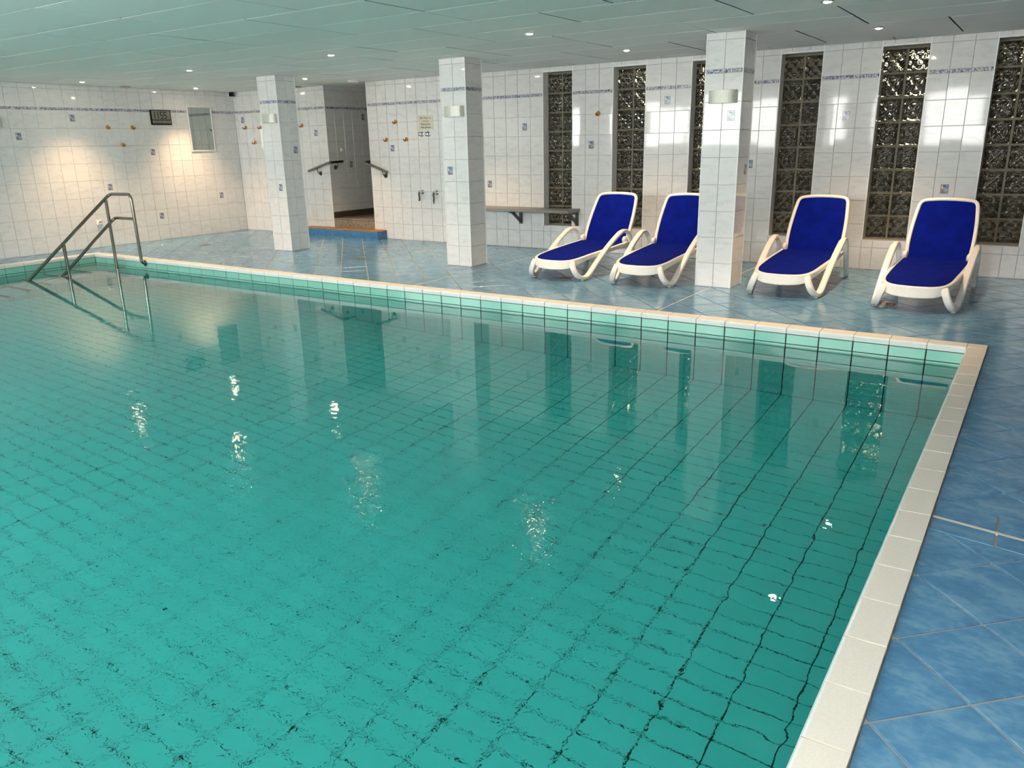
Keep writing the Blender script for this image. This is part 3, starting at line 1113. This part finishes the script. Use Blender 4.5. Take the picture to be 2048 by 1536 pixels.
sconce((LX, -0.69, 1.795), PI / 2, 'curved wall lamp on the clock wall, cut by the picture edge')

# ------------------------------------------------------------------ recessed ceiling lamps
def downlight(x, y_, label):
    e = empty('ceiling_lamp', (x, y_, H))
    tag(e, label, 'lamp', 'recessed ceiling lamps')
    MB().lathe([(0.052, 0.0), (0.050, -0.006), (0.038, -0.007), (0.034, 0.0)], 24).build('trim_ring', M['chrome'], e)
    MB().lathe([(0.034, -0.001), (0.030, -0.006), (0.018, -0.012), (0.004, -0.014)], 20).build('bulb', M['bulb'], e)
    ld = bpy.data.lights.new('halogen_beam', 'SPOT')
    ld.energy = SPOT_W
    ld.color = (1.0, 0.66, 0.37)
    ld.spot_size = math.radians(94)
    ld.spot_blend = 1.0
    ld.shadow_soft_size = 0.03
    lo = bpy.data.objects.new('halogen_beam', ld)
    COL.objects.link(lo)
    lo.parent = e
    lo.location = (0, 0, -0.022)
    return e
fro = ['above the corner of the pool nearest the loungers', 'in the front row above the pool edge, second from the right', 'in the front row above the pool edge, middle one', 'in the front row, left of the far pillar', 'in the front row nearest the clock wall']
bac = ['in the back row above the right-hand lounger pair', 'in the back row above the left-hand lounger pair', 'in the back row behind the middle pillar', 'in the back row beside the far pillar, by the doorway', 'in the back row above the wall mirror']
for k in range(5):
    downlight((-1.25, -3.86, -6.42, -8.93, -11.42)[k], 0.37 - 0.01 * k, 'lit recessed ceiling lamp ' + fro[k])
    downlight((-1.22, -3.80, -6.40, -8.95, -11.53)[k], 2.27, 'lit recessed ceiling lamp ' + bac[k])
def disc(name, x, y_, r, h, mat, label, cat):
    ob_ = MB().lathe([(r, 0), (r, -h * 0.6), (r * 0.85, -h), (r * 0.2, -h * 1.02)], 24).build(name, mat)
    ob_.location = (x, y_, H)
    return tag(ob_, label, cat)
disc('smoke_detector', -8.78, 3.09, 0.09, 0.03, M['white_plastic'], 'flat round white detector on the ceiling in front of the doorway', 'detector')
M['dull_brass'] = plain('dull_yellowish_vent', (0.45, 0.42, 0.30), 0.5)
for x, y_, lb in ((-11.85, 1.24, 'small yellowish ceiling vent at the clock wall'), (-10.27, 3.28, 'small yellowish ceiling vent left of the doorway')):
    ob_ = MB().cbox((-0.06, -0.06, -0.022), (0.06, 0.06, 0), 0.006).build('ceiling_vent', M['dull_brass'])
    ob_.location = (x, y_, H)
    tag(ob_, lb, 'vent')

# ------------------------------------------------------------------ things on the walls
def on_wall(name, fr, pt_, label, cat, group=None):
    """Empty whose local x runs along the wall, y up and z out of it."""
    e = put(name, None, None, to_m(fr, pt_))
    e.empty_display_size = 0.03
    return tag(e, label, cat, group)

clock = on_wall('digital_clock', LEFT, (LX, 1.932, 1.962), 'black framed digital wall clock showing 11:55', 'clock')
MB().cbox((-0.185, -0.118, 0), (0.185, 0.118, 0.028), 0.006).build('case', M['black'], clock)
tdis = MB().box((-0.166, -0.034, 0.028), (0.168, 0.104, 0.0292)).build('time_display', M['lcd'], clock)
ddis = MB().box((-0.166, -0.094, 0.028), (0.168, -0.046, 0.0292)).build('date_display', M['lcd'], clock)
SEG = {'0': 'abcdef', '1': 'bc', '2': 'abged', '3': 'abgcd', '4': 'fgbc', '5': 'afgcd', '6': 'afgedc', '7': 'abc', '8': 'abcdefg', '9': 'abcdfg', 'C': 'afed', 'F': 'afge', '-': 'g'}
def digit(ch, x, y_, w, h, s, mb):
    c = {'a': ((x, y_ + h), (x + w, y_ + h)), 'b': ((x + w, y_ + h), (x + w, y_ + h / 2)), 'c': ((x + w, y_ + h / 2), (x + w, y_)), 'd': ((x, y_), (x + w, y_)),
         'e': ((x, y_), (x, y_ + h / 2)), 'f': ((x, y_ + h / 2), (x, y_ + h)), 'g': ((x, y_ + h / 2), (x + w, y_ + h / 2))}
    for k in SEG[ch]:
        (x0, y0), (x1, y1) = c[k]
        mb.box((min(x0, x1) - s, min(y0, y1) - s, 0.0291), (max(x0, x1) + s, max(y0, y1) + s, 0.0300))
for x, ch in ((-0.150, '1'), (-0.090, '1'), (-0.008, '5'), (0.056, '5')):
    mb = MB(); digit(ch, x, -0.016, 0.036, 0.098, 0.0075, mb)
    mb.build('digit', M['lcd_digit'], tdis)
for y0 in (0.055, 0.006):
    MB().box((-0.036, y0, 0.0291), (-0.028, y0 + 0.009, 0.030)).build('colon_dot', M['lcd_digit'], tdis)
for x, ch in ((-0.135, '7'), (-0.095, 'C'), (-0.060, 'C'), (-0.010, '2'), (0.030, '-'), (0.085, '4'), (0.120, '1')):
    mb = MB(); digit(ch, x, -0.084, 0.018, 0.028, 0.003, mb)
    mb.build('small_digit', M['lcd_faint'], ddis)
mb = MB(); digit('1', 0.112, -0.020, 0.016, 0.036, 0.004, mb)
mb.build('small_digit', M['lcd_faint'], tdis)

mir = on_wall('wall_mirror', LEFT, (LX, 2.684, 1.782), 'upright wall mirror in a thin white frame beside the clock', 'mirror')
mb = MB()
mb.cbox((-0.243, -0.37, 0), (-0.225, 0.37, 0.022), 0.003); mb.cbox((0.218, -0.37, 0), (0.243, 0.37, 0.022), 0.003)
mb.cbox((-0.225, -0.37, 0), (0.218, -0.352, 0.022), 0.003); mb.cbox((-0.225, 0.352, 0), (0.218, 0.37, 0.022), 0.003)
mb.build('frame', M['white_paint'], mir)
MB().box((-0.226, -0.353, 0.002), (0.220, 0.353, 0.010)).build('glass', M['mirror'], mir)

scam = on_wall('security_camera', LEFT, (LX, 3.325, 2.365), 'small black camera on a white bracket in the ceiling corner', 'camera')
MB().cbox((-0.026, -0.034, 0.05), (0.026, 0.034, 0.14), 0.006).build('body', M['black'], scam)
MB().lathe([(0.014, 0.0), (0.014, 0.01), (0.010, 0.012)], 12).build('lens', M['dark_metal'], scam).location = (0, 0, 0.14)
MB().cbox((0.0, -0.03, 0), (0.085, 0.035, 0.05), 0.005).build('bracket', M['white_plastic'], scam)

sock = on_wall('wall_socket', LEFT, (LX, 0.60, 0.372), 'white square wall socket low on the clock wall behind the rail', 'socket')
MB().cbox((-0.042, -0.042, 0), (0.042, 0.042, 0.03), 0.008).build('plate', M['white_plastic'], sock)
MB().lathe([(0.028, 0.03), (0.028, 0.036), (0.024, 0.037), (0.022, 0.032)], 20).build('rim', M['white_plastic'], sock)
MB().lathe([(0.008, 0.03), (0.008, 0.037), (0.002, 0.038)], 12).build('hole', M['black'], sock).location = (0.01, 0.006, 0)

def hook(fr, pt_, label):
    e = on_wall('wall_hook', fr, pt_, label, 'hook', 'amber wall hooks')
    MB().lathe([(0.030, 0), (0.032, 0.006), (0.026, 0.014), (0.012, 0.019), (0.002, 0.020)], 18).build('base', M['amber'], e)
    p = curve([(0, -0.006, 0.014), (0, -0.018, 0.03), (0, -0.024, 0.052), (0, -0.010, 0.070), (0, 0.010, 0.072)], 5)
    MB().tube(p, [0.010] * 8 + [0.009] * 6 + [0.008] * 4 + [0.006] * 3, 10).build('prong', M['amber_dark'], e)
    return e
hk = [(LEFT, (LX, 0.995, 1.804), 'amber wall hook, left one of the upper pair near the clock'), (LEFT, (LX, 1.410, 1.802), 'amber wall hook, closest to the clock'),
      (LEFT, (LX, 1.202, 1.540), 'amber wall hook below the pair left of the clock'),
      (BACK, (-11.830, WY, 1.800), 'amber wall hook nearest the room corner, left of the far pillar'), (BACK, (-11.428, WY, 1.797), 'amber wall hook half hidden by the far pillar under its lamp'),
      (BACK, (-11.619, WY, 1.545), 'amber wall hook, lower one left of the far pillar'), (BACK, (-10.373, WY, 1.797), 'amber wall hook just right of the far pillar'),
      (BACK, (-8.270, WY, 1.794), 'amber wall hook, upper one of three right of the doorway'), (BACK, (-8.478, WY, 1.535), 'amber wall hook, lower left of three right of the doorway'),
      (BACK, (-8.064, WY, 1.532), 'amber wall hook, lower right of three beside the paper sign'), (BACK, (-4.741, WY, 1.792), 'single round amber hook on the pier between two glass-block windows')]
for f_, p_, lb in hk:
    hook(f_, p_, lb)

sign = on_wall('pool_rules_sign', BACK, (-7.667, WY, 1.766), 'cream paper notice with four printed lines beside the middle pillar', 'sign')
MB().cbox((-0.142, -0.104, 0), (0.142, 0.104, 0.004), 0.001).build('board', M['paper'], sign)
def text_mesh(s, size, parent, loc, mat, name='lettering', bold=0.0):
    cu = bpy.data.curves.new('t', 'FONT')
    cu.body = s; cu.size = size; cu.align_x = 'CENTER'; cu.align_y = 'CENTER'; cu.extrude = 0.0004; cu.offset = bold
    tmp = bpy.data.objects.new('t', cu)
    COL.objects.link(tmp)
    me = bpy.data.meshes.new_from_object(tmp.evaluated_get(bpy.context.evaluated_depsgraph_get()))
    bpy.data.objects.remove(tmp); bpy.data.curves.remove(cu)
    me.materials.clear(); me.materials.append(mat)
    return put(name, me, parent, Matrix.Translation(loc))
for k, (s, b_) in enumerate((('Bälle, Ringe, etc.', 0.0), ('sind laut', 0.0), ('Badeordnung', 0.0004), ('nicht gestattet', 0.0007))):
    text_mesh(s, 0.033, sign, (0.0, 0.066 - 0.045 * k, 0.0045), M['print'], bold=b_)

def valve(x, z, label):
    e = on_wall('shower_valve', BACK, (x, WY, z), label, 'valve', 'chrome shower valves')
    MB().lathe([(0.040, 0), (0.040, 0.006), (0.030, 0.012), (0.018, 0.014)], 22).build('rosette', M['chrome'], e)
    m = MB().lathe([(0.018, 0.012), (0.018, 0.03), (0.026, 0.034), (0.028, 0.05), (0.016, 0.056)], 18)
    for k in range(4):
        a = PI / 4 + k * PI / 2
        m.tube([(0.015 * math.cos(a), 0.015 * math.sin(a), 0.042), (0.038 * math.cos(a), 0.038 * math.sin(a), 0.044)], 0.008, 8)
    m.build('handle', M['chrome'], e)
valve(-7.757, 1.601, 'left chrome valve knob below the paper sign')
valve(-7.628, 1.600, 'right chrome valve knob below the paper sign')
def hose_tap(x, z, drop, tip, label):
    e = on_wall('hose_tap', BACK, (x, WY, z), label, 'tap', 'chrome hose taps')
    MB().lathe([(0.036, 0), (0.036, 0.008), (0.028, 0.016), (0.020, 0.018)], 20).build('rosette', M['chrome'], e)
    MB().lathe([(0.018, 0.016), (0.024, 0.03), (0.028, 0.055), (0.022, 0.075), (0.010, 0.082)], 18).build('body', M['chrome'], e)
    p = [(-0.0, -0.012 - 0.0045 * k, 0.085 + 0.004 * math.sin(k * 0.3)) for k in range(int(drop / 0.0045))]
    MB().tube([(0, 0, 0.07), (0, -0.006, 0.083)] + p, [0.014, 0.015] + [0.0165 if k % 2 else 0.0135 for k in range(len(p))], 12).build('hose', M['hose'], e)
    if tip:
        MB().tube([(0, p[-1][1] + 0.004, 0.085), (0, p[-1][1] - 0.032, 0.085)], 0.009, 10).build('nozzle', M['dark_metal'], e)
hose_tap(-7.800, 0.742, 0.125, False, 'chrome wall tap with a short hanging hose, left of the two')
hose_tap(-7.515, 0.738, 0.125, True, 'chrome wall tap with hanging hose and nozzle beside the middle pillar')

btn = on_wall('wall_button', LEFT, (DOOR[0], 3.731, 1.392), 'small round white button on the dim passage wall', 'button')
MB().lathe([(0.034, 0), (0.034, 0.008), (0.026, 0.016), (0.004, 0.02)], 20).build('cap', M['white_plastic'], btn)

def handrail(path, flanges, label):
    e = empty('handrail', path[0])
    tag(e, label, 'handrail', 'steel handrails at the doorway')
    off = Vector(path[0])
    MB().tube([Vector(p) - off for p in fillet(path, 0.07)], 0.021, 14).build('rail', M['steel'], e)
    for (wp, n, rp) in flanges:
        wp, n, rp = Vector(wp) - off, Vector(n), Vector(rp) - off
        br = MB().tube(fillet([wp, wp + n * 0.055, rp], 0.03), 0.008, 8).build('bracket', M['steel'], e)
        MB().tube([wp, wp + n * 0.008], 0.036, 18).build('flange', M['dark_metal'], br)
handrail([(-10.236, 3.345, 1.054), (-9.735, 3.345, 1.192), (-9.728, 3.66, 1.203)],
         [((-10.024, WY, 1.016), (0, -1, 0), (-10.024, 3.345, 1.105)), ((DOOR[0], 3.552, 1.107), (1, 0, 0), (-9.728, 3.552, 1.19))], 'sloping steel handrail left of the stepped doorway')
handrail([(-8.441, 3.345, 1.036), (-8.925, 3.345, 1.196), (-8.925, 3.75, 1.203)],
         [((-8.545, WY, 0.985), (0, -1, 0), (-8.545, 3.345, 1.065)), ((DOOR[1], 3.62, 1.107), (-1, 0, 0), (-8.925, 3.62, 1.19))], 'sloping steel handrail right of the stepped doorway')

# steps at the doorway
dst = empty('door_step', (-9.4, 3.31, FZ))
tag(dst, 'low step with blue tiled front and brown top before the doorway', 'step')
X0, X1, Y0, Y1 = -10.36, -8.60, 3.19, WY - 0.001
def loc(p): return (p[0] + 9.4, p[1] - 3.31, p[2] - FZ)
MB().box(loc((X0, Y0 + 0.006, FZ)), loc((X1 - 0.006, Y1, 0.108))).build('body', M['grout'], dst)
MB().cbox(loc((X0, Y0 - 0.003, 0.108)), loc((X1 + 0.003, Y1, 0.126)), 0.004).build('tread', M['brown_top'], dst)
nb = 6
for k in range(nb):
    a = X0 + (X1 - X0) * k / nb; b = X0 + (X1 - X0) * (k + 1) / nb
    put('tile', tile_mesh(b - a - 0.004, 0.112, 0.006, M['blue_step']), dst, to_m(BACK, loc(((a + b) / 2, Y0 + 0.006, FZ + 0.059))))
put('tile', tile_mesh(Y1 - Y0 - 0.006, 0.112, 0.006, M['blue_step']), dst, to_m(LEFT, loc((X1 - 0.006, (Y0 + Y1) / 2, FZ + 0.059))))
gst = empty('granite_step', (-9.325, WY + 0.12, 0.0))
tag(gst, 'speckled granite step at the doorway threshold', 'step')
MB().cbox((-0.474, -0.116, 0.10), (0.474, -0.09, 0.262), 0.003).build('riser', M['granite'], gst)
MB().cbox((-0.474, -0.124, 0.256), (0.474, 0.2, 0.278), 0.004).build('tread', M['granite'], gst)

# wall shelf on brackets
sh = empty('wall_shelf', (-5.78, WY, 0.52))
tag(sh, 'long grey shelf on dark triangular brackets under the first window', 'shelf')
MB().cbox((-0.83, -0.335, 0.0), (0.775, -0.002, 0.044), 0.005).build('board', M['shelf'], sh)
for bx in (-0.19, 0.735):
    m = MB()
    m.prism([(-0.01, 0.0), (-0.01, -0.19), (-0.035, -0.19), (-0.036, 0.0)], bx - 0.02, bx + 0.02, 'x')
    m.prism([(-0.30, -0.001), (-0.30, -0.022), (-0.02, -0.022), (-0.02, -0.001)], bx - 0.02, bx + 0.02, 'x')
    m.prism([(-0.255, -0.02), (-0.03, -0.175), (-0.03, -0.13), (-0.19, -0.02)], bx - 0.012, bx + 0.012, 'x')
    m.tube([(bx - 0.022, -0.022, -0.165), (bx + 0.022, -0.022, -0.165)], 0.012, 10)
    m.build('bracket', M['dark_metal'], sh)

# floor drains
def drain(x, y_, sx, sy, mat, label):
    e = empty('floor_drain', (x, y_, FZ))
    tag(e, label, 'drain', 'floor drains')
    m = MB()
    m.box((-sx, -sy, -0.002), (-sx + 0.008, sy, 0.002)); m.box((sx - 0.008, -sy, -0.002), (sx, sy, 0.002))
    m.box((-sx, -sy, -0.002), (sx, -sy + 0.008, 0.002)); m.box((-sx, sy - 0.008, -0.002), (sx, sy, 0.002))
    m.build('frame', mat, e)
    m = MB()
    for k in range(5):
        xk = -sx + 0.016 + (2 * sx - 0.032) * k / 4
        m.box((xk - 0.005, -sy + 0.008, -0.002), (xk + 0.005, sy - 0.008, 0.0012))
    m.box((-sx + 0.004, -sy + 0.004, -0.003), (sx - 0.004, sy - 0.004, -0.0005))
    m.build('grate', mat, e)
drain(-7.291, 1.435, 0.065, 0.065, M['brass'], 'square brass floor drain between the two left pillars')
drain(-10.743, 1.50, 0.065, 0.065, M['brass'], 'square brass floor drain left of the far pillar')
drain(-4.051, 1.346, 0.065, 0.065, M['brass'], 'square floor drain under the leftmost lounger')
drain(-0.745, 1.42, 0.065, 0.065, M['rust'], 'rusty square floor drain under the rightmost lounger')

# ------------------------------------------------------------------ pool handrail
pr = empty('pool_handrail', (-10.55, -0.6, WZ))
tag(pr, 'stainless steel double handrail leading down into the pool', 'handrail')
off = Vector(pr.location)
RR = 0.0215
def rail(name, path, r=RR, f=0.08):
    MB().tube([Vector(p) - off for p in fillet(path, f)], r, 14).build(name, M['steel'], pr)
rail('top_rail', [(-9.995, -0.012, -0.055), (-9.995, -0.055, -0.03), (-10.02, -0.05, 0.882), (-10.55, -0.035, 0.878), (-10.555, -1.31, WZ), (-10.555, -1.72, -0.47)])
rail('lower_rail', [(-10.02, -0.05, 0.556), (-10.55, -0.02, 0.552), (-10.555, -0.862, WZ), (-10.555, -1.20, -0.42)])
rail('post', [(-10.55, -0.105, 0.80), (-10.55, -0.105, WZ - 0.09)])
rail('post', [(-10.55, -0.785, 0.262), (-10.55, -0.785, WZ - 0.31)])
MB().tube([Vector((-9.995, -0.001, -0.055)) - off, Vector((-9.995, -0.012, -0.055)) - off], 0.042, 20).build('flange', M['steel'], pr)

# ------------------------------------------------------------------ sun loungers
def lounger(name_loc, rz, label):
    e = empty('sun_lounger', (name_loc[0], name_loc[1], FZ), rz)
    tag(e, label, 'sun lounger', 'blue and white sun loungers')
    last = None
    for m_, me_ in PARTS:
        c = put(m_, me_[0], last if m_ == 'foot_pad' else e)
        c.location = me_[1]
        if m_ == 'armrest_leg': last = c
    return e

def rail_line(t):
    """Right-hand seat rail from the middle of the foot end (t=0) to the hinge (t=1): x, y, top height, depth."""
    pass
half = [(0.0, -0.125, 0.226, 0.100), (0.09, -0.120, 0.228, 0.098), (0.175, -0.102, 0.232, 0.092), (0.228, -0.062, 0.240, 0.080), (0.254, 0.0, 0.247, 0.066),
        (0.272, 0.10, 0.256, 0.056), (0.282, 0.30, 0.268, 0.050), (0.292, 0.60, 0.280, 0.050), (0.297, 0.95, 0.292, 0.050), (0.297, 1.20, 0.300, 0.050)]
hc = curve([(a, b, c) for a, b, c, d in half], 4)
hd_ = curve([(d, 0, 0) for a, b, c, d in half], 4)
fullp = [(Vector((-p.x, p.y, p.z)), d.x) for p, d in zip(hc[::-1], hd_[::-1])][:-1] + [(p, d.x) for p, d in zip(hc, hd_)]
PARTS = []
def part(name, mb, mat, angle=40, loc_=(0, 0, 0)):
    ob_ = mb.build(name, mat, angle=angle)
    me = ob_.data
    bpy.data.objects.remove(ob_)
    PARTS.append((name, (me, Vector(loc_))))
m = MB()
rings = []
for i, (p, d) in enumerate(fullp):
    a = fullp[max(0, i - 1)][0]; b = fullp[min(len(fullp) - 1, i + 1)][0]
    t = Vector((b.x - a.x, b.y - a.y, 0)).normalized()
    nrm = Vector((t.y, -t.x, 0))                     # points outwards
    w = 0.036
    c = 0.007
    pr_ = [(-w / 2, 0 - c), (-w / 2 + c, 0), (w / 2 - c, 0), (w / 2, -c), (w / 2, -d + c), (w / 2 - c, -d), (-w / 2 + c, -d), (-w / 2, -d + c)]
    rings.append([Vector((p.x, p.y, p.z + q[1])) + nrm * q[0] for q in pr_])
m.loft(rings, True, True)
part('seat_frame', m, M['resin'])
# sling of the seat, slightly hollow
m = MB()
ys = [-0.112 + (1.235 + 0.112) * k / 30 for k in range(31)]
def half_w(y_):
    if y_ <= -0.118: return 0.02
    best = None
    for (p, d), (q, e_) in zip(fullp[len(fullp) // 2:], fullp[len(fullp) // 2 + 1:]):
        if p.y <= y_ <= q.y:
            t = (y_ - p.y) / max(1e-6, q.y - p.y)
            return p.x + (q.x - p.x) * t, p.z + (q.z - p.z) * t
    return fullp[-1][0].x, fullp[-1][0].z
rings = []
nx = 10
for y_ in ys:
    hw, zt = half_w(y_)
    hw -= 0.014
    sag = 0.014 * math.sin(PI * min(1, max(0, (y_ + 0.11) / 1.3)))
    top = [Vector((hw * (-1 + 2 * k / nx), y_, zt - 0.001 - sag * (1 - (-1 + 2 * k / nx) ** 2))) for k in range(nx + 1)]
    bot = [q - Vector((0, 0, 0.004)) for q in top[::-1]]
    rings.append(top + bot)
m.loft(rings, True, True)
part('seat_sling', m, M['sling'], 60)
# backrest: leaning panel, hinged at y 1.19
HP = Vector((0, 1.185, 0.285))
tilt = math.radians(33.5)
bu = Vector((0, math.sin(tilt), math.cos(tilt)))      # up along the back
bn = Vector((0, -math.cos(tilt), math.sin(tilt)))     # out of its front
def bpnt(x, s, n=0.0):
    return HP + Vector((x, 0, 0)) + bu * s + bn * n
BL = 0.655
outl = [(-0.272, 0.0), (-0.284, 0.15), (-0.280, 0.35), (-0.262, 0.55), (-0.245, 0.615), (-0.205, 0.643), (-0.10, 0.655), (0, 0.658),
        (0.10, 0.655), (0.205, 0.643), (0.245, 0.615), (0.262, 0.55), (0.280, 0.35), (0.284, 0.15), (0.272, 0.0)]
oc = curve([(a, b, 0) for a, b in outl], 4)
m = MB()
m.ribbon([bpnt(p.x, p.y) for p in oc], bn, 0.042, 0.034)
part('back_frame', m, M['resin'])
m = MB()
rings = []
nn = len(oc)
mid = nn // 2
for i in range(mid + 1):
    a, b = oc[i], oc[nn - 1 - i]
    y_ = (a.y + b.y) / 2
    xw = max(0.004, abs(a.x) - 0.012)
    bow = -0.010 * math.sin(PI * min(1, y_ / 0.65))
    top = [bpnt(xw * (-1 + 2 * k / nx), y_ - (0.010 if i > mid - 3 else 0), 0.008 + bow * (1 - (-1 + 2 * k / nx) ** 2)) for k in range(nx + 1)]
    rings.append(top + [q - bn * 0.004 for q in top[::-1]])
m.loft(rings, True, True)
part('back_sling', m, M['sling'], 60)
for s in (-1, 1):
    m = MB()
    m.lathe([(0.024, -0.026), (0.042, -0.016), (0.047, 0.0), (0.042, 0.016), (0.024, 0.026)], 16, (s * 0.280, 1.150, 0.318), 'x')
    m.ribbon([Vector((s * 0.29, 1.165, 0.30)), Vector((s * 0.30, 1.10, 0.282)), Vector((s * 0.305, 1.02, 0.272))], (1, 0, 0), 0.03, 0.035)
    part('hinge', m, M['resin'])
    path = curve([(s * 0.232, -0.075, 0.215), (s * 0.250, -0.098, 0.165), (s * 0.278, -0.085, 0.095), (s * 0.302, -0.03, 0.045), (s * 0.317, 0.06, 0.033), (s * 0.325, 0.14, 0.062),
                  (s * 0.330, 0.24, 0.125), (s * 0.336, 0.42, 0.232), (s * 0.342, 0.62, 0.335), (s * 0.346, 0.82, 0.418), (s * 0.347, 0.94, 0.447), (s * 0.346, 1.04, 0.440), (s * 0.345, 1.12, 0.395),
                  (s * 0.343, 1.18, 0.310), (s * 0.340, 1.26, 0.180), (s * 0.337, 1.36, 0.030)], 5)
    nP = len(path)
    wv = [0.060 if k < nP * 0.62 else 0.048 for k in range(nP)]
    m = MB().ribbon(path, (1, 0, 0), wv, [0.040 if k < nP * 0.68 else 0.038 for k in range(nP)])
    part('armrest_leg', m, M['resin'])
    part('foot_pad', MB().cbox((-0.020, -0.022, 0), (0.020, 0.022, 0.026), 0.003), M['pad'], 40, (s * 0.310, 0.03, 0.0))
    part('foot_pad', MB().cbox((-0.020, -0.020, 0), (0.020, 0.020, 0.04), 0.003), M['pad'], 40, (s * 0.337, 1.362, 0.0))
    # cross strut from the seat rail to the arm
    part('strut', MB().ribbon([(s * 0.285, 0.55, 0.262), (s * 0.336, 0.50, 0.275)], (0, 1, 0), 0.05, 0.03), M['resin'])
part('cross_bar', MB().ribbon([(-0.335, 1.245, 0.22), (0, 1.245, 0.225), (0.335, 1.245, 0.22)], (0, 0, 1), 0.05, 0.024), M['resin'])
lounger((-4.088, 1.235), math.radians(1.0), 'blue sling sun lounger with white frame, leftmost of the four')
lounger((-3.107, 1.290), math.radians(4.0), 'blue sling sun lounger half hidden behind the pillar')
lounger((-1.672, 1.390), math.radians(1.5), 'blue sling sun lounger just right of the pillar')
lounger((-0.515, 1.260), math.radians(-1.0), 'blue sling sun lounger, rightmost of the four')
